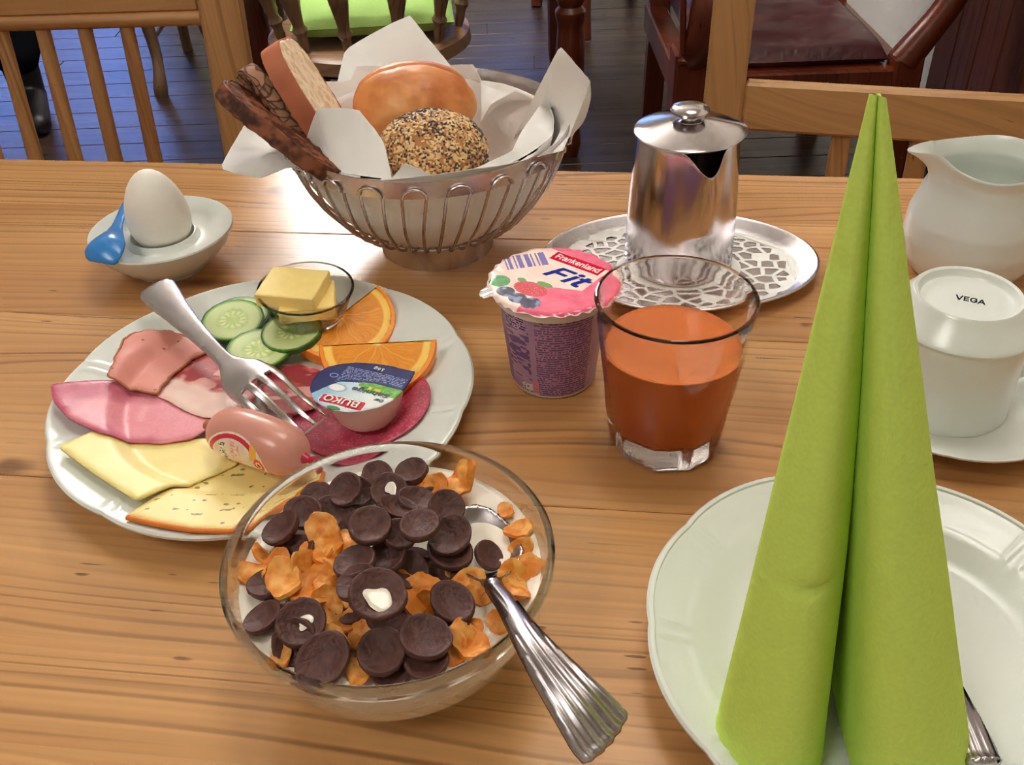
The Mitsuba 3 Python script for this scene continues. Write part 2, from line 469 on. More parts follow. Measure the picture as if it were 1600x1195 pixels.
ceiling_lamp(0.25, 0.75, 0.3, L_CEIL, 'round white ceiling lamp above the breakfast table')
ceiling_lamp(-0.95, -0.55, 0.3, L_CEIL * 1.45, 'round white ceiling lamp towards the front wall')
pl = thing('pendant_lamp', 'white drum pendant lamp hanging over the neighbouring table', 'lamp')
PX, PY, PZ = -0.52, 2.6, 1.03
k = part(pl, 'shade', lathe([(0, -0.17), (0.235, -0.17), (0.25, -0.15), (0.25, 0.17), (0.22, 0.19), (0, 0.19)], 48, at=(PX, PY, PZ)), 'mat_white_paint')
scene[k]['emitter'] = {'type': 'area', 'radiance': {'type': 'rgb', 'value': [L_PEND * c for c in (1.0, 0.96, 0.92)]}}
part(pl, 'cord', tube([[PX, PY, PZ + 0.19], [PX, PY, CZ - 0.02]], 0.006), 'mat_black_shoe')
part(pl, 'canopy', lathe([(0, 0), (0.05, 0), (0.05, -0.02), (0, -0.03)], 32, at=(PX, PY, CZ)), 'mat_white_paint')

# ---------------------------------------------------------------- the pine table: boards are parts
tb = thing('dining_table', 'glossy pine table set for breakfast, its boards showing grain and knots', 'table')


def tbl(u, v):
    return TO + TU * u + TV * v


def tbox(u0, u1, v0, v1, z0, z1, bev=0.0012):
    b = box(u0, u1, -v1, -v0, z0, z1, bev)
    M = np.eye(4); M[:2, 0], M[:2, 1], M[:2, 3] = TU, -TV, TO
    b.apply_transform(M)
    return b


BV = [0.0, 0.115, 0.232, 0.384, 0.62, 0.775]
for a, b in zip(BV[:-1], BV[1:]):
    part(tb, 'board', tbox(-0.95, 0.93, a + 0.0003, b - 0.0003, -0.028, 0.0, 0.0006), 'mat_table', False)
for u0, u1, v0, v1 in ((-0.85, 0.83, 0.07, 0.092), (-0.85, 0.83, 0.69, 0.712), (-0.85, -0.828, 0.092, 0.69), (0.808, 0.83, 0.092, 0.69)):
    part(tb, 'apron', tbox(u0, u1, v0, v1, -0.12, -0.0285, 0.001), 'mat_pine', False)
for u in (-0.86, 0.79):
    for v in (0.06, 0.67):
        part(tb, 'leg', tbox(u, u + 0.055, v, v + 0.055, FZ, -0.0285, 0.003), 'mat_pine_upright', False)


# ---------------------------------------------------------------- background furniture
def local(x, y, yaw):
    M = np.eye(4); M[:3, :3] = rotz(yaw); M[:3, 3] = [x, y, 0]
    return M


REC = math.tan(math.radians(8))


def pine_chair(x, y, yaw, label, w, post, kind):
    """pine chair facing the table (towards -y); x, y: middle of the back at z = 0"""
    t = thing('pine_chair', label, 'chair')
    L = local(x, y, yaw)
    by = lambda z: z * REC

    def put(name, m, bs, smooth=False):
        m.apply_transform(L); part(t, name, m, bs, smooth)
    top = 0.31 if kind == 'panel' else 0.30
    for s in (-1, 1):
        px = s * (w / 2 - post / 2)
        put('post', beam((px, by(-0.32), -0.32), (px, by(top), top), post, 0.03, 0.004), 'mat_pine_upright')
        put('leg', beam((px, by(-0.32) + 0.03, FZ), (px, by(-0.32), -0.32), post * 0.95, 0.03, 0.004), 'mat_pine_upright')
        put('leg', beam((px, by(-0.32) - 0.4, FZ), (px, by(-0.32) - 0.39, -0.34), 0.04, 0.04, 0.004), 'mat_pine_upright')
    put('seat', box(-w / 2, w / 2, by(-0.32) - 0.43, by(-0.32) + 0.02, -0.335, -0.305, 0.006), 'mat_pine')
    x0 = w / 2 - post

    def rail(z0, z1, d, name='rail', bev=0.003):
        zc = (z0 + z1) / 2
        put(name, beam((-x0, by(zc), zc), (x0, by(zc), zc), z1 - z0, d, bev, side=(0, math.sin(math.radians(8)), math.cos(math.radians(8)))), 'mat_pine')
    rail(-0.27, -0.235, 0.02)
    if kind == 'panel':
        rail(0.045, 0.27, 0.02, 'back_board')
        zc = 0.041
        put('bead', tube([(-x0, by(zc) - 0.004, zc), (x0, by(zc) - 0.004, zc)], 0.0085, 12), 'mat_pine', 35)
        for k in range(5):
            sx = x0 - 0.082 - 0.0445 * k
            put('spindle', tube(lerp_path([(sx, by(-0.25), -0.25), (sx, by(0.04), 0.04)], 6), [0.0075, 0.0085, 0.0085, 0.008, 0.0078, 0.0075], 12), 'mat_pine_upright', 35)
    else:
        rail(-0.093, -0.042, 0.026, 'middle_rail')
        rail(0.2, 0.29, 0.022, 'top_rail')
        for k in range(6):
            sx = -x0 + 0.108 + 0.0405 * k
            put('slat', beam((sx, by(-0.25), -0.25), (sx, by(-0.09), -0.09), 0.0205, 0.012, 0.002), 'mat_pine_upright')
    return t


pine_chair(-0.477, 1.045, math.radians(-1), 'pine chair with a broad beaded back board and round spindles, behind the egg', 0.42, 0.042, 'panel')
CA = math.radians(-15)
pine_chair(0.247 + 0.205 * math.cos(CA), 1.04 + 0.205 * math.sin(CA), CA, 'pine chair with a flat middle rail and slats, behind the coffee pot and napkin', 0.455, 0.043, 'rail')

# captain's chair seen from behind, green cushion
gloss('mat_captain', tex(wood((0, 0, 1), (1, 0, 0), (128, 98, 74), (104, 76, 54), (52, 34, 24), 50, knots=0.0)), 0.2)
food('mat_cushion', tex(lambda p, n, uv: C(150, 184, 104) * (0.92 + 0.14 * noise(p.x * 700, p.y * 700, p.z * 700))), 0.9, 0.1)
cc = thing('captain_chair', "dark round-seated captain's chair with turned spindles, seen from behind the bread basket", 'chair')
SX, SY, SZ = -0.275, 2.10, -0.30
part(cc, 'seat', lathe([(0, SZ - 0.01), (0.17, SZ - 0.004), (0.2, SZ), (0.212, SZ - 0.006), (0.215, SZ - 0.03), (0.19, SZ - 0.045), (0, SZ - 0.045)], 64, at=(SX, SY, 0)), 'mat_oak_seat')
SPP = [(0.007, 0), (0.010, 0.08), (0.010, 0.16), (0.016, 0.2), (0.011, 0.24), (0.013, 0.32), (0.02, 0.5), (0.013, 0.68), (0.017, 0.72), (0.012, 0.78), (0.014, 0.9), (0.009, 1)]
for a in (-178, -152, -126, -97, -67, -38, -2):
    ar = math.radians(a)
    c, s = math.cos(ar), math.sin(ar)
    part(cc, 'spindle', turned((SX + 0.19 * c, SY + 0.17 * s, SZ - 0.004), (SX + 0.235 * c, SY + 0.235 * s, SZ + 0.235), SPP), 'mat_captain')
arc = [(SX + 0.238 * math.cos(a), SY + 0.238 * math.sin(a), SZ + 0.245) for a in np.radians(np.linspace(-200, 20, 40))]
arm = tube(arc, 0.022, 12)
part(cc, 'arm_rail', arm, 'mat_captain')
LGP = [(0.014, 0), (0.018, 0.12), (0.024, 0.16), (0.018, 0.2), (0.021, 0.3), (0.027, 0.5), (0.019, 0.62), (0.026, 0.66), (0.018, 0.72), (0.02, 1)]
for a in (-140, -40, 40, 140):
    c, s = math.cos(math.radians(a)), math.sin(math.radians(a))
    part(cc, 'leg', turned((SX + 0.25 * c, SY + 0.24 * s, FZ), (SX + 0.15 * c, SY + 0.14 * s, SZ - 0.044), LGP), 'mat_captain')
for s in (-1, 1):
    part(cc, 'stretcher', turned((SX + s * 0.175, SY - 0.13, -0.56), (SX + s * 0.175, SY + 0.13, -0.56), [(0.009, 0), (0.014, 0.5), (0.009, 1)]), 'mat_captain')


def pillow(v):
    n = np.abs(v)
    return v
qx, qy = np.meshgrid(np.linspace(-1, 1, 34), np.linspace(-1, 1, 34), indexing='ij')
hgt = 0.028 * np.clip((1 - qx**6) * (1 - qy**6), 0, 1) ** 0.5
wob = meshkit.fbm(np.stack([qx * 2.2, qy * 2.2, qx * 0], -1).reshape(-1, 3), 3, 5).reshape(qx.shape)
up = np.stack([qx * 0.165, qy * 0.155, 0.032 + hgt * (0.75 + 0.5 * wob)], -1).reshape(-1, 3)
dn = np.stack([qx * 0.165, qy * 0.155, 0.031 - 0.028 * np.clip((1 - qx**6) * (1 - qy**6), 0, 1) ** 0.5], -1).reshape(-1, 3)
gf = gridf(34, 34)
cu = TM(np.vstack([up, dn]), np.vstack([gf, gf[:, ::-1] + len(up)]))
cu.merge_vertices(digits_vertex=3) if False else None
cu.apply_transform(M4(rotz(math.radians(4)), (SX + 0.01, SY + 0.045, SZ + 0.002)))
single('seat_cushion', cu, 'mat_cushion', "lime green cushion lying on the seat of the captain's chair", 'cushion', smooth=True)

# neighbouring round table: turned legs, the near one shows
nt = thing('side_table', "dark wooden table with thick turned legs, right of the captain's chair", 'table')
TLP = [(0.022, 0), (0.03, 0.05), (0.026, 0.1), (0.034, 0.2), (0.036, 0.42), (0.031, 0.5), (0.038, 0.515), (0.038, 0.545), (0.028, 0.56), (0.036, 0.58), (0.036, 0.61), (0.028, 0.64), (0.034, 0.75), (0.034, 1)]
NX, NY = 0.175, 2.42
for dx, dy in ((0, 0), (-0.865, 0.0), (0, 0.42), (-0.865, 0.42)):
    part(nt, 'leg', turned((NX + dx, NY + dy, FZ), (NX + dx, NY + dy, -0.06), TLP, 24), 'mat_mahogany')
part(nt, 'tabletop', box(NX - 0.945, NX + 0.08, NY - 0.08, NY + 0.50, -0.03, 0.0, 0.006), 'mat_mahogany', False)
part(nt, 'apron', box(NX - 0.865, NX, NY + 0.0, NY + 0.42, -0.1, -0.0305, 0.002), 'mat_mahogany', False)


# chairs further off, of which a leg or two shows
def plain_chair(x, y, yaw, label, bs, w=0.42):
    t = thing('wooden_chair', label, 'chair')
    L = local(x, y, yaw)

    def put(name, m, smooth=35):
        m.apply_transform(L); part(t, name, m, bs, smooth)
    for sx in (-1, 1):
        curve = [(sx * 0.2, -0.2, FZ), (sx * 0.195, -0.205, FZ + 0.03), (sx * 0.19, -0.185, FZ + 0.1), (sx * 0.195, -0.185, FZ + 0.22), (sx * 0.19, -0.195, FZ + 0.34), (sx * 0.18, -0.18, FZ + 0.43)]
        put('leg', tube(spl(curve, 24), np.interp(np.linspace(0, 1, 24), [0, 0.06, 0.2, 0.6, 0.85, 1], [0.02, 0.022, 0.016, 0.02, 0.026, 0.026]), 14))
        put('leg', tube(spl([(sx * 0.19, 0.22, FZ), (sx * 0.18, 0.19, FZ + 0.25), (sx * 0.17, 0.18, FZ + 0.44), (sx * 0.17, 0.25, FZ + 0.92)], 20), 0.017, 10))
        put('stretcher', beam((sx * 0.19, -0.18, FZ + 0.17), (sx * 0.183, 0.19, FZ + 0.17), 0.02, 0.02, 0.003), False)
    put('stretcher', beam((-0.19, 0.0, FZ + 0.17), (0.19, 0.0, FZ + 0.17), 0.02, 0.02, 0.003, side=(0, 1, 0)), False)
    put('seat', box(-0.22, 0.22, -0.22, 0.22, FZ + 0.42, FZ + 0.46, 0.01), False)
    put('top_rail', box(-0.19, 0.19, 0.235, 0.26, FZ + 0.82, FZ + 0.93, 0.006), False)
    put('splat', beam((0, 0.19, FZ + 0.45), (0, 0.245, FZ + 0.84), 0.1, 0.012, 0.003), False)
    return t


plain_chair(-0.87, 3.18, math.radians(4), 'worn brown wooden chair with curved legs, on the floor beyond the left pine chair', 'mat_captain')
plain_chair(0.40, 3.62, math.radians(-160), 'dark wooden chair of which one leg shows beyond the turned table leg', 'mat_mahogany')

# mahogany armchair with maroon leather seat
mat('mat_leather', {'type': 'bumpmap', 'scale': 0.002, 'arbitrary': tex(lambda p, n, uv: fbm(p.x * 90, p.y * 90, p.z * 90, 3)), 'bsdf': {'type': 'principled', 'base_color': tex(lambda p, n, uv: mix(C(62, 24, 28), C(98, 58, 58), smoothstep(0.5, 0.8, fbm(p.x * 16, p.y * 16, p.z * 16, 3)))), 'roughness': 0.38, 'specular': 0.5}})
ac = thing('armchair', 'mahogany armchair with carved scroll arms and a worn maroon leather seat, beyond the coffee pot', 'armchair')
AX0, AX1, AYF = 0.355, 0.865, 1.97
part(ac, 'seat_rail', box(AX0 + 0.06, AX1 - 0.04, AYF + 0.0, AYF + 0.05, -0.45, -0.385, 0.004), 'mat_mahogany', False)
part(ac, 'seat_rail', box(AX0 + 0.01, AX0 + 0.06, AYF + 0.02, AYF + 0.52, -0.45, -0.385, 0.004), 'mat_mahogany', False)
part(ac, 'seat_rail', box(AX1 - 0.06, AX1 - 0.01, AYF + 0.02, AYF + 0.52, -0.45, -0.385, 0.004), 'mat_mahogany', False)
fl = box(AX0, AX0 + 0.085, AYF - 0.02, AYF + 0.06, FZ, -0.33, 0.006)
part(ac, 'front_leg', fl, 'mat_mahogany', False)
part(ac, 'front_leg', beam((AX1 - 0.01, AYF + 0.02, FZ), (AX1 - 0.025, AYF + 0.02, -0.36), 0.06, 0.055, 0.005), 'mat_mahogany', False)
for sx, x in ((1, AX0 + 0.045), (-1, AX1 - 0.03)):
    part(ac, 'back_leg', beam((x, AYF + 0.55, FZ), (x, AYF + 0.5, -0.42), 0.05, 0.045, 0.005), 'mat_mahogany', False)
    part(ac, 'back_post', beam((x, AYF + 0.5, -0.42), (x, AYF + 0.62, 0.25), 0.05, 0.04, 0.005), 'mat_mahogany', False)
# left arm support: carved leaf scroll block with moulding lines
asup = tube(spl([(AX0 + 0.04, AYF + 0.0, -0.345), (AX0 + 0.05, AYF - 0.025, -0.30), (AX0 + 0.06, AYF - 0.03, -0.24), (AX0 + 0.05, AYF + 0.0, -0.16), (AX0 + 0.03, AYF + 0.05, -0.1)], 26), np.interp(np.linspace(0, 1, 26), [0, 0.15, 0.4, 0.7, 1], [0.03, 0.036, 0.042, 0.034, 0.028]), 18)
part(ac, 'arm_scroll', asup, 'mat_mahogany')
part(ac, 'moulding', box(AX0 + 0.004, AX0 + 0.086, AYF - 0.03, AYF + 0.06, -0.352, -0.337, 0.005), 'mat_mahogany', False)
part(ac, 'moulding', beam((AX0 + 0.012, AYF - 0.026, -0.33), (AX0 - 0.004, AYF - 0.026, -0.1), 0.012, 0.014, 0.004), 'mat_mahogany', False)
part(ac, 'arm_support', tube(spl([(AX1 - 0.03, AYF + 0.02, -0.375), (AX1 - 0.005, AYF + 0.02, -0.335), (AX1 + 0.035, AYF + 0.02, -0.27), (AX1 + 0.065, AYF + 0.03, -0.19), (AX1 + 0.055, AYF + 0.06, -0.1)], 24), np.interp(np.linspace(0, 1, 24), [0, 0.3, 1], [0.034, 0.028, 0.026]), 14), 'mat_mahogany')
for xa, xb in ((AX0 + 0.03, AX0 + 0.045), (AX1 + 0.055, AX1 - 0.03)):
    part(ac, 'arm', tube(spl([(xa, AYF + 0.03, -0.1), (xa, AYF + 0.25, -0.09), (xb, AYF + 0.58, -0.06)], 20), 0.028, 14), 'mat_mahogany')
part(ac, 'back_panel', beam((AX0 + 0.07, AYF + 0.57, -0.03), (AX1 - 0.055, AYF + 0.57, -0.03), 0.42, 0.05, 0.015, side=(0, 0.17, 0.98)), 'mat_leather', False)
part(ac, 'top_rail', box(AX0 + 0.02, AX1 - 0.005, AYF + 0.6, AYF + 0.65, 0.2, 0.29, 0.012), 'mat_mahogany', False)
sx_, sy_ = np.meshgrid(np.linspace(-1, 1, 40), np.linspace(-1, 1, 36), indexing='ij')
dome = np.clip((1 - sx_**8) * (1 - sy_**8), 0, 1) ** 0.5
wob = meshkit.fbm(np.stack([sx_ * 3, sy_ * 3, sx_ * 0], -1).reshape(-1, 3), 3, 2).reshape(sx_.shape)
up = np.stack([sx_ * 0.195, sy_ * 0.24, 0.028 + dome * (0.03 + 0.012 * wob)], -1).reshape(-1, 3)
dn = np.stack([sx_ * 0.195, sy_ * 0.24, 0.027 - dome * 0.025], -1).reshape(-1, 3)
gf = gridf(40, 36)
st = TM(np.vstack([up, dn]), np.vstack([gf, gf[:, ::-1] + len(up)])); st.apply_translation([(AX0 + AX1) / 2 + 0.005, AYF + 0.27, -0.40])
part(ac, 'seat_pad', st, 'mat_leather', True)

# dark tall cupboard at the right wall
cb = thing('cupboard', 'tall dark brown wooden cupboard against the right wall', 'cupboard')
part(cb, 'body', box(1.0655, WX1 - 0.001, 1.2, 2.352, FZ, 1.1, 0.004), 'mat_cupboard', False)
for a, b in ((1.215, 1.765), (1.785, 2.337)):
    d = part(cb, 'door', box(1.05, 1.065, a, b, FZ + 0.08, 1.07, 0.004), 'mat_cupboard', False)
    for k in range(5):
        w = (b - a - 0.02) / 5
        part(d, 'plank', box(1.044, 1.0498, a + 0.01 + k * w + 0.0015, a + 0.01 + (k + 1) * w - 0.0015, FZ + 0.1, 1.05, 0.003), 'mat_cupboard', False)
    part(d, 'knob', ball(0.014, (1.03, (a + 0.05) if a > 1.5 else (b - 0.05), 0.1), 2), 'mat_wire')


# ---------------------------------------------------------------- the guest standing at the far left, of whom a trouser leg and shoe show
def bones(chain, refine=0.012, it=8):
    """one continuous body: hulls of spheres along bones, joined and smoothed"""
    ms = []
    for (p, rp), (q, rq) in chain:
        a = m3.Manifold.sphere(rp, 20).translate(tuple(map(float, p)))
        b = m3.Manifold.sphere(rq, 20).translate(tuple(map(float, q)))
        ms.append(m3.Manifold.batch_hull([a, b]))
    m = m3.Manifold.batch_boolean(ms, m3.OpType.Add).refine_to_length(refine)
    g = m.to_mesh()
    tm = trimesh.Trimesh(g.vert_properties[:, :3], g.tri_verts, process=True)
    trimesh.smoothing.filter_taubin(tm, iterations=it)
    return tm


food('mat_skin', rgb(196, 142, 116), 0.5, 0.4)
food('mat_hair', rgb(58, 42, 32), 0.6, 0.3)
matte('mat_shirt', rgb(60, 66, 86))
per = thing('person', 'person in black trousers and black shoes standing at the far left beyond the pine chair', 'person')
PM = M4(rotz(math.radians(20)), (-1.492, 2.80, FZ))
V = lambda *a: np.array(a, float)
J = dict(pel=V(0, 0, 0.93), chest=V(0, 0.01, 1.28), neck=V(0, 0.01, 1.45), head=V(0, -0.01, 1.62))
body = [((J['pel'], 0.11), (J['chest'], 0.125)), ((J['chest'] + V(-0.13, 0, 0.06), 0.07), (J['chest'] + V(0.13, 0, 0.06), 0.07)), ((J['chest'] + V(0, 0, 0.05), 0.1), (J['neck'], 0.055)), ((J['neck'], 0.052), (J['head'] + V(0, 0, -0.06), 0.058)),
        ((J['head'] + V(0, 0.012, 0.02), 0.088), (J['head'] + V(0, -0.03, -0.055), 0.055)), ((J['head'] + V(0, 0.02, 0.03), 0.09), (J['head'] + V(0, -0.01, 0.0), 0.078)),
        ((J['head'] + V(0, -0.085, 0.0), 0.012), (J['head'] + V(0, -0.1, -0.025), 0.014)), ((J['head'] + V(0, -0.06, -0.09), 0.025), (J['head'] + V(0, -0.03, -0.09), 0.04))]
for s in (-1, 1):
    hip, knee, ank = V(s * 0.09, 0, 0.9), V(s * 0.1, -0.02, 0.49), V(s * 0.1, 0.01, 0.09)
    sh, el, wr = V(s * 0.2, 0.01, 1.38), V(s * 0.25, 0.03, 1.1), V(s * 0.25, -0.04, 0.86)
    body += [((hip, 0.088), (knee, 0.058)), ((knee, 0.056), (knee * 0.6 + ank * 0.4 + V(0, 0.02, 0), 0.055)), ((knee * 0.6 + ank * 0.4 + V(0, 0.02, 0), 0.05), (ank, 0.03)),
             ((ank + V(0, 0.02, -0.04), 0.035), (ank + V(s * 0.015, -0.14, -0.06), 0.028)), ((sh, 0.06), (el, 0.043)), ((el, 0.042), (wr, 0.028)),
             ((wr, 0.026), (wr + V(0, -0.02, -0.07), 0.03))]
    pal = wr + V(0, -0.02, -0.075)
    for k, (dx, ln) in enumerate(((-0.027, 0.07), (-0.009, 0.08), (0.009, 0.074), (0.026, 0.06))):
        b0 = pal + V(0, dx, -0.012); b1 = b0 + V(-s * 0.008, 0, -ln * 0.55); b2 = b1 + V(-s * 0.022, 0, -ln * 0.42)
        body += [((b0, 0.0095), (b1, 0.0088)), ((b1, 0.0088), (b2, 0.0075))]
    t0 = wr + V(0, -0.035, -0.03); t1 = t0 + V(-s * 0.012, -0.03, -0.035)
    body += [((t0, 0.013), (t1, 0.0105)), ((t1, 0.0105), (t1 + V(-s * 0.01, -0.006, -0.028), 0.0085))]
bm = bones(body, 0.012, 6); bm.apply_transform(PM)
part(per, 'body', bm, 'mat_skin', True)
tr = [((J['pel'] + V(-0.05, 0, 0.04), 0.118), (J['pel'] + V(0.05, 0, 0.04), 0.118))]
for s in (-1, 1):
    hip, knee = V(s * 0.09, 0, 0.88), V(s * 0.1, -0.02, 0.49)
    tr += [((hip, 0.1), (knee, 0.072)), ((knee, 0.072), (V(s * 0.1, 0.01, 0.3), 0.07)), ((V(s * 0.1, 0.01, 0.3), 0.068), (V(s * 0.1, 0.0, 0.2), 0.074)), ((V(s * 0.1, 0.0, 0.22), 0.068), (V(s * 0.1, 0.01, 0.17), 0.055))]
tm_ = bones(tr, 0.02, 6)
tm_.vertices = tm_.vertices + (meshkit.fbm(tm_.vertices * np.array([14, 14, 22]), 3, 4)[:, None] - 0.5) * 0.022 * np.array([1, 1, 0])
tm_.apply_transform(PM)
part(per, 'trousers', tm_, 'mat_black_cloth', True)
swm = [((J['pel'] + V(0, 0, 0.08), 0.125), (J['chest'], 0.142)), ((J['chest'] + V(-0.13, 0, 0.06), 0.085), (J['chest'] + V(0.13, 0, 0.06), 0.085)), ((J['chest'] + V(0, 0, 0.08), 0.11), (J['neck'] + V(0, 0, -0.04), 0.068))]
for s in (-1, 1):
    swm += [((V(s * 0.2, 0.01, 1.38), 0.073), (V(s * 0.25, 0.03, 1.1), 0.057)), ((V(s * 0.25, 0.03, 1.1), 0.056), (V(s * 0.25, -0.036, 0.88), 0.042))]
sw = bones(swm, 0.022, 6); sw.apply_transform(PM)
part(per, 'sweater', sw, 'mat_shirt', True)
hr = bones([((J['head'] + V(0, 0.03, 0.035), 0.096), (J['head'] + V(0, 0.0, 0.045), 0.085)), ((J['head'] + V(0, 0.045, 0.0), 0.08), (J['head'] + V(0, 0.05, -0.05), 0.05))], 0.012, 4); hr.apply_transform(PM)
part(per, 'hair', hr, 'mat_hair', True)
for s in (-1, 1):
    e = ball(0.0125, J['head'] + V(s * 0.031, -0.072, 0.005), 2); e.apply_transform(PM); part(per, 'eye', e, 'mat_china', True)
    sh_ = bones([((V(s * 0.1, 0.05, 0.047), 0.046), (V(s * 0.11, -0.1, 0.042), 0.042)), ((V(s * 0.11, -0.1, 0.042), 0.042), (V(s * 0.12, -0.165, 0.034), 0.033)), ((V(s * 0.1, 0.03, 0.06), 0.046), (V(s * 0.1, 0.015, 0.24), 0.058))], 0.012, 4)
    v = np.array(sh_.vertices); v[:, 2] = np.maximum(v[:, 2], 0.001); sh_.vertices = v; sh_.apply_transform(PM)
    part(per, 'shoe', sh_, 'mat_black_shoe', True)

# ---------------------------------------------------------------- plates


def scallop(th, k=10):
    """bracket-shaped outline: long lobes that meet in soft points"""
    a = (th * k / (2 * np.pi)) % 1.0
    return 1 - 0.016 * (1 - np.abs(2 * a - 1)) ** 1.0 * 0 - 0.018 * (1 - np.sin(np.pi * a) ** 0.7)


def plate_mesh(R, zr, rw, at, rot=0.0, k=10):
    """porcelain plate: well radius rw, rim height zr, bracket-scalloped rim with shallow relief panels"""
    pr = [(0, 0.0065), (rw - 0.006, 0.0065), (rw - 0.002, 0.0072), (rw + 0.002, 0.0092), (rw + 0.006, 0.0116), (rw + 0.009, 0.0128)]
    for t in np.linspace(0.1, 0.86, 9):
        pr.append((rw + 0.009 + (R - rw - 0.009) * t, 0.0128 + (zr - 0.0128) * t * 0.97))
    pr += [(R - 0.003, zr - 0.0002), (R - 0.0012, zr), (R - 0.0001, zr - 0.001), (R - 0.0006, zr - 0.003), (R - 0.004, zr - 0.0042)]
    pr += [(rw + 0.012, 0.0085), (rw + 0.004, 0.0055), (rw - 0.006, 0.003), (rw - 0.008, 0.0), (rw - 0.011, 0.0), (rw - 0.013, 0.003), (0, 0.003)]

    def f(th, r, z):
        th = th + rot
        w = np.clip((r - rw - 0.008) / (R - rw - 0.008), 0, 1)
        sc = 1 + (scallop(th, k) - 1) * w
        a = (th * k / (2 * np.pi)) % 1.0
        d = np.minimum(a, 1 - a) * 2 * np.pi / k * r
        ridge = np.exp(-((d - 0.0032) / 0.0012) ** 2)
        rr = np.exp(-((w - 0.82) / 0.035) ** 2) + np.exp(-((w - 0.12) / 0.04) ** 2)
        top = (z > 0.012) & (r < R - 0.002)
        band = (w > 0.12) & (w < 0.82)
        z = z + np.where(top, 0.0010 * np.maximum(rr, ridge * band), 0)
        return r * sc, z
    return lathe(pr, 320, f, at)


P1, P1R, P1W = np.array([-0.1374, 0.4317]), 0.1165, 0.076
P2, P2R, P2W = np.array([0.1488, 0.2477]), 0.0985, 0.066
single('plate', plate_mesh(P1R, 0.020, P1W, (*P1, 0), 0.25), 'mat_china', 'white china plate filled with cold cuts, cheese and fruit', 'plate', smooth=40)
single('plate', plate_mesh(P2R, 0.022, P2W, (*P2, 0), 0.1), 'mat_china', 'empty white china plate under the green napkin', 'plate', smooth=40)


def pz(x, y):
    r = np.hypot(np.asarray(x) - P1[0], np.asarray(y) - P1[1])
    return np.interp(r, [0, P1W, P1W + 0.008, P1R, 1], [0.0067, 0.0067, 0.0132, 0.0206, 0.0206])


# ---------------------------------------------------------------- cold cuts and cheese on the plate
def blotch(u, s, k=0.0, o=3):
    return fbm(u.x * s + k, u.y * s - k, k, o)


def herb_fn(p, n, uv):
    b = mix(C(238, 220, 150), C(228, 204, 128), blotch(uv, 90, 2))
    f1, f2, rr = voronoi(uv.x * 130 + 1.5 * noise(uv.x * 300, uv.y * 300), uv.y * 240)
    sp = (1 - smoothstep(0.16, 0.26, f1)) * dr.select(rr < 0.26, 1.0, 0.0)
    return mix(b, C(104, 96, 62), sp * 0.8)


food('mat_herb_cheese', tex(herb_fn), 0.42, 0.4)
food('mat_cheese', tex(lambda p, n, uv: mix(C(242, 228, 158), C(232, 214, 136), blotch(uv, 70, 1.0))), 0.4, 0.4)
food('mat_rind', tex(lambda p, n, uv: mix(C(228, 140, 40), C(206, 96, 30), blotch(uv, 160, 5))), 0.45, 0.4)


def ham_fn(p, n, uv):
    a = blotch(uv, 42, 3.3)
    c = mix(C(222, 140, 152), C(188, 88, 114), smoothstep(0.36, 0.62, a))
    c = mix(c, C(238, 176, 180), smoothstep(0.6, 0.78, blotch(uv, 60, 8.1)) * 0.8)
    return c * (0.95 + 0.1 * noise(uv.x * 900, uv.y * 900))


def roast_fn(p, n, uv):
    c = mix(C(218, 146, 132), C(206, 128, 120), blotch(uv, 120, 1.3))
    f1, f2, rr = voronoi(uv.x * 120, uv.y * 150)
    return mix(c, C(150, 84, 70), (1 - smoothstep(0.06, 0.14, f1)) * dr.select(rr < 0.2, 1.0, 0.0))


SAL = (-0.0831, 0.4182, 0.0093)


def salami_fn(p, n, uv):
    f1, f2, rr = voronoi(uv.x * 620 + 1.2 * noise(uv.x * 500, uv.y * 500), uv.y * 620)
    fat = (1 - smoothstep(0.2, 0.42, f1)) * dr.select(rr < 0.4, 1.0, 0.0)
    c = mix(C(172, 56, 84), C(194, 74, 102), noise(uv.x * 260, uv.y * 260))
    return mix(c, C(222, 134, 144), fat * 0.5)


BAND = (-0.1817, 0.4391, 0.0165), (-0.1427, 0.4218, 0.0165)


def raw_fn(p, n, uv):
    # streaks run with the slice: lean meat above, a white fat band below
    d = (uv.y - BAND[0][1]) - (uv.x - BAND[0][0]) * ((BAND[1][1] - BAND[0][1]) / (BAND[1][0] - BAND[0][0]))
    d = d + (fbm(uv.x * 90, uv.y * 90, 1.0, 2) - 0.5) * 0.006
    lean = mix(C(164, 52, 58), C(206, 108, 104), smoothstep(0.42, 0.62, fbm(uv.x * 55 + 2, uv.y * 130, 4.0, 3)))
    lean = mix(lean, C(232, 180, 172), smoothstep(0.52, 0.64, fbm(uv.x * 80, uv.y * 150, 9.0, 2)) * 0.7)
    fat = mix(C(238, 208, 196), C(228, 184, 174), blotch(uv, 110, 4))
    return mix(fat, lean, smoothstep(-0.002, 0.003, d))


def raw2_fn(p, n, uv):
    lean = mix(C(150, 44, 56), C(198, 96, 98), smoothstep(0.4, 0.6, fbm(uv.x * 70, uv.y * 100, 2.0, 3)))
    return mix(lean, C(230, 176, 168), smoothstep(0.52, 0.64, fbm(uv.x * 60 + 4, uv.y * 120, 5.0, 3)) * 0.8)


food('mat_ham', tex(ham_fn), 0.36, 0.45)
food('mat_roast', tex(roast_fn), 0.45, 0.4)
food('mat_roast_edge', rgb(168, 104, 74), 0.5, 0.4)
food('mat_salami', tex(salami_fn), 0.38, 0.45)
food('mat_raw', tex(raw_fn), 0.34, 0.5)
food('mat_raw2', tex(raw2_fn), 0.34, 0.5)


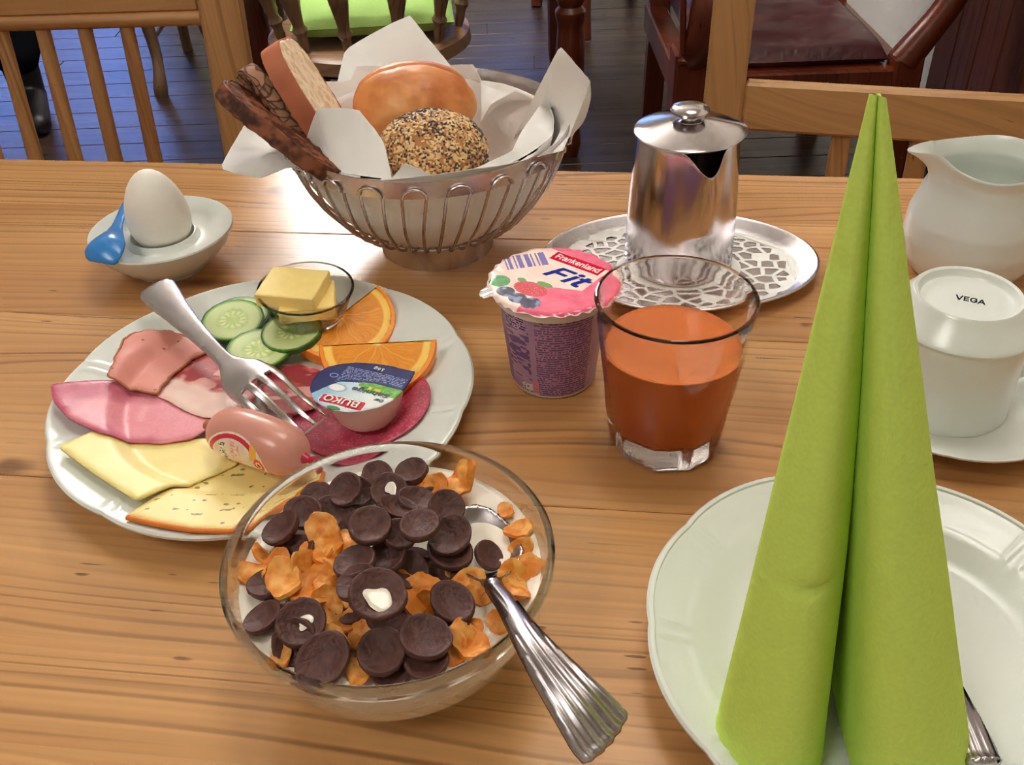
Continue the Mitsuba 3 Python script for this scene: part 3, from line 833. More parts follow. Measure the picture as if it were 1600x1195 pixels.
def wavy(pts, amp, k, seed):
    pl = Polygon(pts).exterior
    n = 160
    t = np.arange(n) / n
    p = np.array([pl.interpolate(a, normalized=True).coords[0] for a in t])
    # smooth the outline, then ripple it
    for _ in range(5):
        p = (np.roll(p, 1, 0) + 2 * p + np.roll(p, -1, 0)) / 4
    d = np.roll(p, -1, 0) - np.roll(p, 1, 0); d /= np.linalg.norm(d, axis=1, keepdims=True)
    w = meshkit.fbm(np.stack([np.cos(t * 2 * np.pi) * k, np.sin(t * 2 * np.pi) * k, t * 0 + seed], -1), 3, seed) - 0.5
    return p + np.stack([d[:, 1], -d[:, 0]], 1) * w[:, None] * amp


def lay(off, amp=0.0008, f=60, seed=1):
    return lambda x, y: pz(x, y) + off + amp * (meshkit.noise(np.stack([x * f, y * f, x * 0], -1), seed) - 0.3)


herb = Polygon([(-0.1838, 0.3306), (-0.1764, 0.3464), (-0.1644, 0.3659), (-0.1436, 0.3793), (-0.1202, 0.3741), (-0.1005, 0.375), (-0.0996, 0.3637), (-0.1093, 0.3454), (-0.1228, 0.3315), (-0.1317, 0.3184), (-0.1506, 0.3205), (-0.1699, 0.3259)])
hm, huv = slab(herb, lay(0.0028), 0.0022, 0.0025)
hc = thing('herb_cheese_slice', 'pale yellow cheese slice with herb specks and orange rind by the bowl', 'cheese')
part(hc, 'slice', hm, 'mat_herb_cheese', True, uv=huv)
rl = lerp_path([(*q, 0) for q in [(-0.1007, 0.374), (-0.0996, 0.3621), (-0.1091, 0.3442), (-0.1226, 0.3303), (-0.1314, 0.3173), (-0.1503, 0.3194), (-0.1696, 0.3248), (-0.1835, 0.3296)]], 50)
rl[:, 2] = pz(rl[:, 0], rl[:, 1]) + 0.0019
part(hc, 'rind', tube(rl, 0.0014, 8), 'mat_rind', label='orange rind', uv=None, smooth=True)
chs, cuv = slab([(-0.2334, 0.3808), (-0.2217, 0.397), (-0.207, 0.4026), (-0.1844, 0.3951), (-0.1645, 0.3971), (-0.1552, 0.3934), (-0.142, 0.3766), (-0.1629, 0.3619), (-0.1822, 0.3401), (-0.2076, 0.3598)], lay(0.0052, 0.0012, 40, 3), 0.0022, 0.0025, smooth_poly=0.002)
single('cheese_slice', chs, 'mat_cheese', 'plain pale yellow cheese slice below the pink ham slice', 'cheese', smooth=True, uv=cuv)
sc_ = Point(SAL[0], SAL[1]).buffer(0.0385, 48)
sm, suv = slab(sc_, lay(0.0026, 0.001, 40, 8), 0.0018, 0.0025)
single('salami_slice', sm, 'mat_salami', 'large round red salami slice under the cream cheese cup', 'salami', smooth=True, uv=suv)
b2, b2uv = slab(wavy([(-0.1439, 0.4429), (-0.1375, 0.4584), (-0.1232, 0.4626), (-0.1088, 0.4529), (-0.1034, 0.4369), (-0.1094, 0.4177), (-0.1227, 0.4129), (-0.1366, 0.4221)], 0.003, 3, 3), lay(0.0052, 0.0016, 90, 5), 0.0012, 0.0025)
single('raw_ham_slice', b2, 'mat_raw2', 'streaky dark red raw ham slice under the fork tines', 'ham', smooth=True, uv=b2uv)
hm_, hmuv = slab(wavy([(-0.2538, 0.4291), (-0.241, 0.4345), (-0.2273, 0.4389), (-0.2152, 0.4412), (-0.1973, 0.4333), (-0.1814, 0.4271), (-0.168, 0.4179), (-0.1608, 0.4044), (-0.17, 0.3943), (-0.1844, 0.391), (-0.2002, 0.3935), (-0.2149, 0.3927), (-0.2359, 0.4026), (-0.2463, 0.4135)], 0.0012, 3, 6), lay(0.0078, 0.0014, 45, 6), 0.002, 0.0025)
single('boiled_ham_slice', hm_, 'mat_ham', 'pink boiled ham slice reaching over the left rim of the plate', 'ham', smooth=True, uv=hmuv)
b1, b1uv = slab(wavy([(-0.1893, 0.4642), (-0.1751, 0.473), (-0.1615, 0.4676), (-0.1439, 0.4416), (-0.1419, 0.4228), (-0.1574, 0.4082), (-0.1654, 0.4087), (-0.1783, 0.416), (-0.1986, 0.4308), (-0.195, 0.4429), (-0.1919, 0.4568)], 0.0015, 3, 9), lay(0.0098, 0.0016, 70, 7), 0.0014, 0.0025)
single('raw_ham_slice', b1, 'mat_raw', 'raw ham slice with a broad white fat band, left of the fork', 'ham', smooth=True, uv=b1uv)
rp_ = wavy([(-0.2223, 0.4765), (-0.2135, 0.4804), (-0.2032, 0.482), (-0.1906, 0.4845), (-0.1756, 0.469), (-0.186, 0.4607), (-0.1878, 0.4545), (-0.1919, 0.4474), (-0.1964, 0.4369), (-0.1964, 0.4287), (-0.2066, 0.4322), (-0.2174, 0.4356), (-0.2248, 0.4367), (-0.2252, 0.4453), (-0.2255, 0.4562), (-0.2249, 0.4685)], 0.0022, 7, 4)
r1, r1uv = slab(rp_, lay(0.0122, 0.0016, 60, 9), 0.0018, 0.0025)
ro = thing('roast_pork_slice', 'tan pink roast pork slice with browned edge at the upper left of the plate', 'roast pork')
part(ro, 'slice', r1, 'mat_roast', True, uv=r1uv)
rr_ = np.c_[rp_, pz(rp_[:, 0], rp_[:, 1]) + 0.0115]
part(ro, 'crust', tube(rr_, 0.0008, 6, closed=True), 'mat_roast_edge', True, label='browned edge')


# cucumber: discs with dark skin
def cuc_fn(p, n, uv):
    r = dr.sqrt(uv.x * uv.x + uv.y * uv.y) / 0.0172
    a = dr.atan2(uv.y, uv.x)
    c = mix(C(172, 202, 122), C(200, 216, 156), smoothstep(0.35, 0.75, r))
    core = 1 - smoothstep(0.48, 0.6, r + 0.07 * dr.sin(a * 3))
    c = mix(c, mix(C(156, 192, 92), C(196, 210, 140), noise(uv.x * 700, uv.y * 700)), core * 0.8)
    s = dr.abs(dr.sin(a * 6 + 1.0 * noise(uv.x * 300, uv.y * 300)))
    seed = smoothstep(0.22, 0.3, r) * (1 - smoothstep(0.42, 0.5, r)) * smoothstep(0.55, 0.85, s)
    c = mix(c, C(222, 222, 176), seed * 0.75)
    return mix(c, C(140, 184, 84), smoothstep(0.9, 0.99, r))


food('mat_cucumber', tex(cuc_fn), 0.25, 0.5)
food('mat_cucumber_skin', tex(lambda p, n, uv: mix(C(34, 76, 30), C(66, 116, 48), noise(p.x * 500, p.y * 500, p.z * 500))), 0.35, 0.5)


def cucumber(x, y, z, n, label, R=0.0172, th=0.0032):
    t = thing('cucumber_slice', label, 'cucumber', None)
    disc = lathe([(0, th / 2), (R * 0.5, th / 2), (R * 0.96, th / 2), (R - 0.0004, th / 2 - 0.0002), (R - 0.0004, -th / 2 + 0.0002), (R * 0.96, -th / 2), (0, -th / 2)], 64)
    uv = np.array(disc.vertices)[:, :2].copy()
    M = M4(frame(n), (x, y, z))
    disc.apply_transform(M)
    part(t, 'flesh', disc, 'mat_cucumber', True, uv=uv)

    def f(th_, r, zz):
        return r * (1 + 0.006 * np.sin(th_ * 14)), zz
    sk = lathe([(R - 0.0009, th / 2 + 0.0001), (R + 0.0003, th / 2), (R + 0.0004, -th / 2), (R - 0.0009, -th / 2 - 0.0001), (R - 0.0009, th / 2 + 0.0001)], 64, f)
    sk.apply_transform(M)
    part(t, 'skin', sk, 'mat_cucumber_skin', label='dark green skin')


a = (-0.1672, 0.5063, 0.02); cucumber(a[0], a[1], 0.0165, (0.02, -0.1, 1), 'cucumber slice mostly hidden behind the largest cucumber slice', 0.0185)
a = (-0.1679, 0.4957, 0.021); cucumber(a[0], a[1], 0.0205, (0.03, -0.14, 1), 'largest, topmost cucumber slice, right of the fork handle', 0.0185)
a = (-0.1476, 0.4677, 0.019); cucumber(a[0], a[1], 0.0178, (0.05, -0.08, 1), 'pale cucumber slice with seeds showing, touching the fork neck', 0.0185)
a = (-0.1299, 0.4815, 0.021); cucumber(a[0], a[1], 0.0205, (-0.05, -0.12, 1), 'cucumber slice under the glass butter dish', 0.018)


# oranges: half slices with rind
def orange_fn(p, n, uv):
    r = dr.sqrt(uv.x * uv.x + uv.y * uv.y) / 0.030
    a = dr.atan2(uv.y, uv.x) + 0.25 * (noise(uv.x * 150, uv.y * 150) - 0.5)
    seg = dr.abs(dr.sin(a * 5.0))
    mem = (1 - smoothstep(0.03, 0.11, seg * r)) * (1 - smoothstep(0.8, 0.9, r))
    ves = noise(a * 40, r * 9, 2.0)
    c = mix(C(228, 134, 24), C(240, 158, 44), ves)
    c = mix(c, C(248, 190, 84), mem * 0.4)
    c = mix(c, C(255, 226, 160), 1 - smoothstep(0.02, 0.1, r))
    return mix(c, C(255, 206, 96), smoothstep(0.84, 0.9, r))


food('mat_orange', tex(orange_fn), 0.42, 0.3)
mat('mat_orange_rind', {'type': 'bumpmap', 'scale': 0.0006, 'arbitrary': tex(lambda p, n, uv: noise(p.x * 1400, p.y * 1400, p.z * 1400)), 'bsdf': {'type': 'principled', 'base_color': {'type': 'rgb', 'value': lin(248, 142, 16)}, 'roughness': 0.35, 'specular': 0.5}})


def orange(M, label, R=0.030, th=0.009):
    t = thing('orange_slice', label, 'orange')
    th_ = np.linspace(math.pi, 2 * math.pi, 40)
    pl = Polygon([(R * 0.94 * math.cos(a), R * 0.94 * math.sin(a)) for a in th_])
    m, uv = slab(pl, lambda x, y: 0 * x + 0.0003 * (meshkit.noise(np.stack([x * 500, y * 500, x * 0], -1), 3) - 0.5), th, 0.002, 0.0008)
    m.apply_transform(M)
    part(t, 'flesh', m, 'mat_orange', True, uv=uv)
    prof = [(R * 0.925, 0.0002), (R * 0.985, 0.0002), (R, -0.0008), (R * 1.0, -th * 0.6), (R * 0.98, -th), (R * 0.925, -th)]
    v = np.array([[r * math.cos(a), r * math.sin(a), z] for a in th_ for r, z in prof])
    k = len(prof); n = len(th_)
    q = [[i * k + j, i * k + (j + 1) % k, (i + 1) * k + (j + 1) % k, (i + 1) * k + j] for i in range(n - 1) for j in range(k)]
    m = TM(v, q)
    caps = [[0, j, j + 1] for j in range(1, k - 1)] + [[(n - 1) * k, (n - 1) * k + j + 1, (n - 1) * k + j] for j in range(1, k - 1)]
    m = trimesh.Trimesh(m.vertices, np.vstack([m.faces, caps]), process=False)
    m.fix_normals()
    m.apply_transform(M)
    part(t, 'rind', m, 'mat_orange_rind', label='orange rind')


def axes3(o, x, n):
    """local frame: origin o, x axis towards x, normal n"""
    n = np.array(n, float); n /= np.linalg.norm(n)
    x = np.array(x, float); x -= n * (x @ n); x /= np.linalg.norm(x)
    return M4(np.stack([x, np.cross(n, x), n], 1), o)


oa0, oa1 = np.array((-0.1283, 0.4618, 0.021)), np.array((-0.0765, 0.5263, 0.026))
orange(axes3((oa0 + oa1) / 2, oa1 - oa0, (0.18, -0.32, 0.93)), 'orange half slice lying behind, its rind arc towards the plate rim', 0.0335)
ob0, ob1 = np.array((-0.1094, 0.4544, 0.029)), np.array((-0.0418, 0.4564, 0.029))
orange(axes3((ob0 + ob1) / 2, ob1 - ob0, (0.02, -0.42, 0.9)), 'orange half slice in front, leaning behind the cream cheese cup', 0.0335)

# ---------------------------------------------------------------- butter dish with two pats
food('mat_butter', tex(lambda p, n, uv: C(250, 224, 142) * (0.97 + 0.05 * noise(p.x * 300, p.y * 300, p.z * 300))), 0.4, 0.4)
BX, BY, BZ = *(-0.1219, 0.4981, 0.034)[:2], 0.0145
gd = [(0, 0.0), (0.0195, 0.0), (0.0215, 0.0015), (0.0245, 0.010), (0.0275, 0.0175), (0.0288, 0.0205), (0.0284, 0.0215), (0.0272, 0.0212), (0.0255, 0.0175), (0.0222, 0.0105), (0.0195, 0.0045), (0.0, 0.0035)]
gd = lathe(gd, 72)
gd.apply_transform(M4(frame((0.05, -0.03, 1)), (BX, BY, BZ + 0.006)))
single('butter_dish', gd, 'mat_glass', 'small round glass dish holding two pats of butter', 'dish')


def pat(M, w, d, h, label):
    m = m3.Manifold.batch_hull([m3.Manifold.sphere(0.0012, 12).translate((sx * (w / 2 - 0.0012), sy * (d / 2 - 0.0012), sz * (h / 2 - 0.0012))) for sx in (-1, 1) for sy in (-1, 1) for sz in (-1, 1)]).refine_to_length(0.003).to_mesh()
    tm = trimesh.Trimesh(m.vert_properties[:, :3], m.tri_verts)
    v = np.array(tm.vertices); v += (meshkit.noise(v * 160, 2)[:, None] - 0.5) * 0.0006; tm.vertices = v
    tm.apply_transform(M)
    single('butter_pat', tm, 'mat_butter', label, 'butter', smooth=30)


bt = np.array((-0.1277, 0.4965, 0.046)); bx = np.array((-0.1074, 0.4922, 0.046)) - np.array((-0.148, 0.5015, 0.046))
pat(axes3(bt - np.array([0, 0, 0.004]), bx, (-0.03, -0.06, 1)), 0.037, 0.030, 0.0088, 'upper butter pat lying crosswise on the other one, over the rim of the glass dish')
b2c = np.array((-0.1202, 0.4944, 0.034))
pat(axes3(b2c, (1, 0.12, 0), (0.02, -0.05, 1)), 0.033, 0.029, 0.009, 'lower butter pat lying inside the glass dish')

# ---------------------------------------------------------------- mini liver sausage in casing with a label
sa0, sa1 = np.array((-0.1477, 0.3854, 0.028)), np.array((-0.1119, 0.3666, 0.028))
SL_ = np.linalg.norm(sa1 - sa0)
sd = (sa1 - sa0) / SL_
sz0 = max(float(pz(sa0[0], sa0[1])), float(pz(sa1[0], sa1[1]))) + 0.0045
RS = 0.0138
s_in = 0.006
tt = np.linspace(0, 1, 49)
L_all = SL_ + 2 * 0.0092
prof_r = RS * np.clip(1 - np.abs(2 * tt - 1) ** 5.0, 0, 1) ** 0.5 * (0.94 + 0.06 * np.sin(np.pi * tt))
nth = 56
ang = np.linspace(0, 2 * np.pi, nth + 1)
sag = 0.0022 * np.sin(np.pi * tt)
vv, uvs = [], []
for a in ang:
    wr = 1 + 0.012 * np.sin(9 * a) * np.clip(np.abs(2 * tt - 1) * 4 - 3, 0, 1)
    vv.append(np.stack([(tt - 0.5) * L_all, prof_r * wr * np.cos(a), prof_r * wr * np.sin(a) + sag], -1))
    uvs.append(np.stack([tt, 0 * tt + a / (2 * np.pi)], -1))
vv, uvs = np.array(vv).reshape(-1, 3), np.array(uvs).reshape(-1, 2)
sms = TM(vv, gridf(nth + 1, 49))
SMX = axes3((sa0 + sa1) / 2 * np.array([1, 1, 0]) + np.array([0, 0, sz0 + RS]), sd, (0, 0, 1))
sms.apply_transform(SMX)
if np.linalg.det(SMX[:3, :3]) < 0: sms.invert()


def saus_fn(p, n, uv):
    base = mix(C(210, 148, 132), C(196, 128, 116), fbm(p.x * 60, p.y * 60, p.z * 60, 3))
    s, t = (uv.x - 0.43) * 1.0, 0.515 - uv.y          # along, around (0.75 = straight down, 0.5 = towards the near side)
    d = dr.sqrt(dr.square(s / 0.32) + dr.square((t + 0.03) / 0.18))
    lab_ = mix(C(232, 216, 196), C(222, 196, 178), noise(uv.x * 30, uv.y * 30))
    c = dr.select(d < 1.0, lab_, base)
    c = dr.select((d > 0.78) & (d < 0.93) & (t > -0.03) & (uv.x < 0.62), C(196, 40, 66), c)
    tx = dr.select((dr.abs(s + 0.12) < 0.035) & (d < 0.7), smoothstep(0.5, 0.6, noise(uv.x * 60, uv.y * 130)), 0.0)
    c = mix(c, C(90, 92, 84), tx)
    tx2 = dr.select((dr.abs(s - 0.02) < 0.045) & (d < 0.7), smoothstep(0.5, 0.62, noise(uv.x * 75, uv.y * 110, 5.0)), 0.0)
    c = mix(c, C(226, 130, 126), tx2 * 0.8)
    e = dr.sqrt(dr.square((uv.x - 0.685) / 0.05) + dr.square((uv.y - 0.53) / 0.05))
    c = dr.select((dr.abs(uv.x - 0.64) < 0.035) & (d < 1.0) & (uv.y < 0.5), C(232, 172, 66), c)
    c = dr.select(e < 1.0, C(222, 74, 48), c)
    c = dr.select(e < 0.6, C(236, 180, 150), c)
    return dr.select(e < 0.3, C(150, 70, 60), c)


mat('mat_sausage', {'type': 'principled', 'base_color': tex(saus_fn), 'roughness': 0.25, 'specular': 0.5, 'clearcoat': 0.4})
food('mat_clip_red', rgb(168, 34, 60), 0.3, 0.5)
sg = thing('sausage', 'small pink sausage in a casing with a white and red label, lying on the cheese', 'sausage')
part(sg, 'casing', sms, 'mat_sausage', True, uv=uvs)
tw = lathe([(0, 0), (0.0035, 0), (0.0022, 0.003), (0.0018, 0.004), (0.003, 0.0065), (0.0042, 0.009), (0.0, 0.0085)], 14)
for s, ml, lb in ((1, 'mat_clip_red', 'red clipped end'), (-1, 'mat_roast_edge', 'brown tied end')):
    k = tw.copy()
    M = SMX @ M4(frame((s, 0, 0), (0, 1, 0)), (s * (L_all / 2 - 0.0012), 0, 0.0004), 0.9 if s > 0 else 0.6)
    k.apply_transform(M)
    part(sg, 'end_clip', k, ml, label=lb)

# ---------------------------------------------------------------- cream cheese portion cup with printed foil lid
CZ1 = 0.0345
crn = np.array([[-0.1065, 0.4073], [-0.1065, 0.4145], [-0.104, 0.4212], [-0.0991, 0.4261], [-0.0921, 0.4286], [-0.0839, 0.4293], [-0.0743, 0.4275], [-0.0647, 0.4246], [-0.0568, 0.4212], [-0.0516, 0.4191], [-0.0541, 0.4102], [-0.0576, 0.4016], [-0.0624, 0.3944], [-0.0686, 0.3895], [-0.0762, 0.3873], [-0.0837, 0.3867], [-0.0914, 0.3882], [-0.0981, 0.3923], [-0.1032, 0.3979]])
ctr = crn.mean(0)
# print coordinates on the lid: u from the round end (left) to the tip (right), v from the near edge to the far edge
du = np.array((-0.0543, 0.4136, 0.0345)[:2]) - np.array((-0.1058, 0.4072, 0.0345)[:2]); LW = np.linalg.norm(du); du /= LW
dv = np.array([-du[1], du[0]]); LO = np.array((-0.1058, 0.4072, 0.0345)[:2])


def lid_uv(xy):
    d = np.asarray(xy) - LO
    u, v = d @ du / LW, d @ dv / LW
    return np.stack([u * 0.866 - v * 0.5, u * 0.5 + v * 0.866], -1)


def cream_fn(p, n, uv):
    u, v = uv.x, uv.y
    c = mix(C(150, 196, 226), C(206, 222, 226), smoothstep(0.15, 0.5, u))
    c = mix(c, C(228, 232, 232), smoothstep(0.45, 0.75, u))
    edge = -0.1 + 0.31 * smoothstep(-0.02, 0.25, u) + 0.075 * smoothstep(0.2, 0.6, u)
    c = dr.select((u > 0.41 + 0.1 * noise(v * 60, 1.0)) & (v > 0.125 + 0.03 * noise(u * 20, 2.0)) & (v < edge + 0.02), mix(C(60, 140, 56), C(130, 190, 84), noise(u * 26, v * 40)), c)
    c = dr.select((u > 0.5) & (u < 0.72) & (dr.abs(v - 0.2) < 0.022) & (noise(u * 50, 7.0) > 0.62), C(214, 206, 60), c)
    cu_ = dr.sqrt(dr.square((u - 0.235) / 0.115) + dr.square((v - 0.11) / 0.065))
    c = dr.select(cu_ < 1.0, mix(C(230, 233, 238), C(150, 164, 184), smoothstep(0.6, 0.95, cu_)), c)
    c = dr.select(v > edge, C(34, 42, 100), c)
    row = v * 42 - dr.floor(v * 42)
    tx = dr.select((u > 0.17) & (u < 0.86) & (v > edge + 0.035) & (v < 0.47), dr.select(row < 0.55, smoothstep(0.3, 0.45, noise(u * 80, dr.floor(v * 42) * 3.3)), 0.0), 0.0)
    c = mix(c, C(150, 156, 206), tx * 0.8)
    st_ = dr.sqrt(dr.square((u - 0.106) / 0.05) + dr.square((v - 0.28) / 0.035))
    c = dr.select((st_ < 1.0) & (st_ > 0.7), C(130, 138, 196), c)
    qx_, qy_ = dr.maximum(dr.abs(u - 0.405) - 0.215, 0), dr.maximum(dr.abs(v + 0.085) - 0.035, 0)
    rb = dr.sqrt(qx_ * qx_ + qy_ * qy_)
    c = dr.select(rb < 0.036, C(232, 226, 226), c)
    c = dr.select(rb < 0.028, C(196, 36, 58), c)
    gr = dr.sqrt(dr.square((u - 0.377) / 0.075) + dr.square((v + 0.2) / 0.028))
    c = dr.select(gr < 1.0, C(70, 140, 84), c)
    return c


mat('mat_cream_lid', {'type': 'principled', 'base_color': tex(cream_fn), 'roughness': 0.45, 'specular': 0.25})
mat('mat_cream_cup', {'type': 'principled', 'base_color': {'type': 'rgb', 'value': lin(214, 168, 160)}, 'roughness': 0.3, 'specular': 0.5, 'spec_trans': 0.15})
cp = thing('cream_cheese_cup', 'small cream cheese portion cup with a blue printed teardrop lid, standing on the salami', 'cup')
lm, luv = slab(Polygon(crn), lambda x, y: CZ1 + 0.0006 * (meshkit.noise(np.stack([x * 120, y * 120, x * 0], -1), 5) - 0.5), 0.0007, 0.0015, 0.0003)
part(cp, 'lid', lm, 'mat_cream_lid', True, uv=lid_uv(luv), label='printed blue and white foil lid')
base = affinity.translate(affinity.scale(Polygon(crn).buffer(-0.0025), 0.62, 0.62), 0.0015, -0.0012)
rings = []
for k, (s, z) in enumerate(((0.84, CZ1 - 0.0007), (0.80, CZ1 - 0.004), (0.72, CZ1 - 0.010), (0.63, CZ1 - 0.018), (0.55, CZ1 - 0.0205))):
    pg = affinity.translate(affinity.scale(Polygon(crn), s, s), (1 - s) * 0.004, -(1 - s) * 0.004)
    e = pg.exterior
    rings.append([(*e.interpolate(i / 40, normalized=True).coords[0], z) for i in range(40)])
R_ = np.array(rings); k = len(R_)
v = np.vstack([R_.reshape(-1, 3), [R_[0].mean(0)], [R_[-1].mean(0)]])
q = np.array([[a * 40 + i, a * 40 + (i + 1) % 40, (a + 1) * 40 + (i + 1) % 40, (a + 1) * 40 + i] for a in range(k - 1) for i in range(40)])
f = np.vstack([q[:, [0, 1, 2]], q[:, [0, 2, 3]], [[(i + 1) % 40, i, k * 40] for i in range(40)], [[(k - 1) * 40 + i, (k - 1) * 40 + (i + 1) % 40, k * 40 + 1] for i in range(40)]])
cm = trimesh.Trimesh(v, f, process=False); cm.fix_normals()
part(cp, 'tub', cm, 'mat_cream_cup', 30)
matte('mat_print_white', rgb(238, 236, 232))
matte('mat_print_grey', rgb(96, 104, 110))
du3 = np.array([*(du * 0.866 - dv * 0.5), 0])


def on_lid(u, v, z=CZ1 + 0.0004):
    return np.array([*(LO + du * (u * 0.866 + v * 0.5) * LW + dv * (v * 0.866 - u * 0.5) * LW), z])


part(cp, 'lettering', text3('BUKO', 0.085 * LW, on_lid(0.605, -0.042), -du3, (0, 0, 1), 0.00025, True, length=0.40 * LW), 'mat_print_white', False)
part(cp, 'lettering', text3('Sahnige', 0.06 * LW, on_lid(0.825, 0.165), -du3, (0, 0, 1), 0.00025, False, 0.2, length=0.42 * LW), 'mat_print_grey', False)
part(cp, 'lettering', text3('Der', 0.04 * LW, on_lid(0.80, 0.07), -du3, (0, 0, 1), 0.00025, False, 0.2, length=0.1 * LW), 'mat_print_grey', False)
part(cp, 'lettering', text3('16g', 0.045 * LW, on_lid(0.575, 0.535), -du3, (0, 0, 1), 0.00025, True, 0.1, length=0.125 * LW), 'mat_print_white', False)

# ---------------------------------------------------------------- fork lying tines down across the plate rim
FP = [(-0.2148, 0.5087, 0.04), (-0.1881, 0.4728, 0.0385), (-0.1674, 0.4482, 0.0355), (-0.1517, 0.4315, 0.0325), (-0.1397, 0.4188, 0.0345), (-0.1309, 0.4106, 0.0335), (-0.1225, 0.4058, 0.0265), (-0.1075, 0.3944, 0.0185)]
fpath = spl(FP, 60)
FL = np.linalg.norm(np.diff(fpath, axis=0), axis=1).sum()
kf = FL / 0.19


def fw(s):
    s = s / FL
    return np.interp(s, [0, 0.03, 0.1, 0.2, 0.35, 0.5, 0.56, 0.6, 0.64, 0.7, 0.76], np.array([0.0098, 0.0118, 0.0108, 0.0085, 0.0062, 0.0047, 0.0050, 0.0088, 0.0135, 0.0152, 0.0150]) * 0.95)


ss = np.linspace(0, FL * 0.755, 50)
outer = Polygon(np.r_[np.c_[ss, fw(ss)], np.c_[ss[::-1], -fw(ss[::-1])]])
tines = []
W_ = fw(FL * 0.755)
for k in range(4):
    c0 = -W_ + (2 * W_) * (k + 0.5) / 4
    c0 = -W_ + 0.0021 + (2 * W_ - 0.0042) * k / 3
    tines.append(Polygon([(FL * 0.70, c0 - 0.0021), (FL * 0.9, c0 * 0.98 - 0.0016), (FL, c0 * 0.97 - 0.0006), (FL, c0 * 0.97 + 0.0006), (FL * 0.9, c0 * 0.98 + 0.0016), (FL * 0.70, c0 + 0.0021)]))
cut = Polygon([(FL * 0.735, -1), (FL * 1.2, -1), (FL * 1.2, 1), (FL * 0.735, 1)])
fp = outer.difference(cut)
for t in tines: fp = fp.union(t)
fm = bent(fp, fpath, 0.0019, (-0.12, -0.22, 1), lambda s, t: -((t / 0.0125) ** 2) * 0.0028 * np.clip((s / FL - 0.55) / 0.12, 0, 1) * np.clip((1.0 - s / FL) / 0.1, 0.3, 1) + 0.0016 * (1 - (t / np.maximum(fw(np.minimum(s, FL * 0.75)), 1e-4)) ** 2) * np.clip(1 - s / FL / 0.55, 0, 1), 0.0013, 0.0008)
single('fork', fm, 'mat_steel_soft', 'steel fork lying tines down across the filled plate, handle over its rim', 'fork', smooth=50)

# ---------------------------------------------------------------- egg in its porcelain egg plate, blue spoon
EC = np.array((-0.2435, 0.6131, 0.026)[:2]); ER = 0.0485
ep = [(0, 0.013), (0.0165, 0.0135), (0.0190, 0.0165), (0.0208, 0.0238), (0.0215, 0.0256), (0.0223, 0.0254), (0.0232, 0.0232), (0.0250, 0.0212), (0.030, 0.0206), (0.036, 0.0216), (0.042, 0.0250), (0.0468, 0.0290), (0.0482, 0.0298), (0.0487, 0.0288), (0.0478, 0.0265), (0.043, 0.0178), (0.034, 0.0085), (0.026, 0.0035), (0.0245, 0.0), (0.0225, 0.0), (0.0215, 0.002), (0, 0.002)]
EP = np.array([-0.2378, 0.6025])
ept = lathe([(r, z) for r, z in ep], 96)
ept.apply_transform(M4(frame((0.0, 0.0, 1)), (EP[0], EP[1], 0.001)))
v = np.array(ept.vertices); v[:, 2] -= v[:, 2].min(); ept.vertices = v
single('egg_plate', ept, 'mat_china', 'white china egg cup with a wide saucer rim, holding the boiled egg', 'egg cup', smooth=40)
t_ = np.linspace(0, np.pi, 40)
egg = lathe([(0.0211 * np.sin(a) * (1 + 0.11 * np.cos(a) * 1.0) if 0 < i < 39 else 0, -0.0262 * np.cos(a) if a < np.pi / 2 else -0.0318 * np.cos(a)) for i, a in enumerate(t_)], 64)
egg.apply_transform(M4(frame((-0.05, 0.03, 1)), (EP[0] + 0.0003, EP[1], 0.0402)))
food('mat_egg', tex(lambda p, n, uv: C(236, 232, 222) * (0.985 + 0.03 * noise(p.x * 900, p.y * 900, p.z * 900))), 0.55, 0.35)
single('boiled_egg', egg, 'mat_egg', 'white boiled egg standing in its china egg cup', 'egg', smooth=True)
mat('mat_blue_plastic', {'type': 'roughplastic', 'diffuse_reflectance': rgb(86, 172, 230), 'alpha': 0.08, 'int_ior': 1.5, 'nonlinear': True})
b0, b1_, b2_ = np.array((-0.2639, 0.5606, 0.0335)), np.array((-0.2639, 0.5879, 0.0365)), np.array((-0.2694, 0.6325, 0.034))
spath = spl([b0 + np.array([-0.001, -0.004, -0.004]), b0, b1_, b2_, b2_ + np.array([0.012, 0.05, -0.006])], 40)
SLn = np.linalg.norm(np.diff(spath, axis=0), axis=1).sum()
sp_w = lambda s: np.interp(s, np.array([0, 0.0025, 0.008, 0.016, 0.024, 0.034, 0.044, 0.06, SLn]), [0.0095, 0.0118, 0.0132, 0.0122, 0.0090, 0.0056, 0.0036, 0.003, 0.0036])
ss = np.linspace(0, SLn, 60)
spm = bent(Polygon(np.r_[np.c_[ss, sp_w(ss)], np.c_[ss[::-1], -sp_w(ss[::-1])]]), spath, 0.0013, (0, 0, 1), lambda s, t: 0.0045 * np.clip(1 - (t / np.maximum(sp_w(s), 1e-4)) ** 2, 0, 1) * np.clip(1 - np.abs(s - 0.016) / 0.02, 0, 1) ** 0.6, 0.0012, 0.0006)
single('egg_spoon', spm, 'mat_blue_plastic', 'glossy blue plastic egg spoon lying face down on the egg plate', 'spoon', smooth=True)

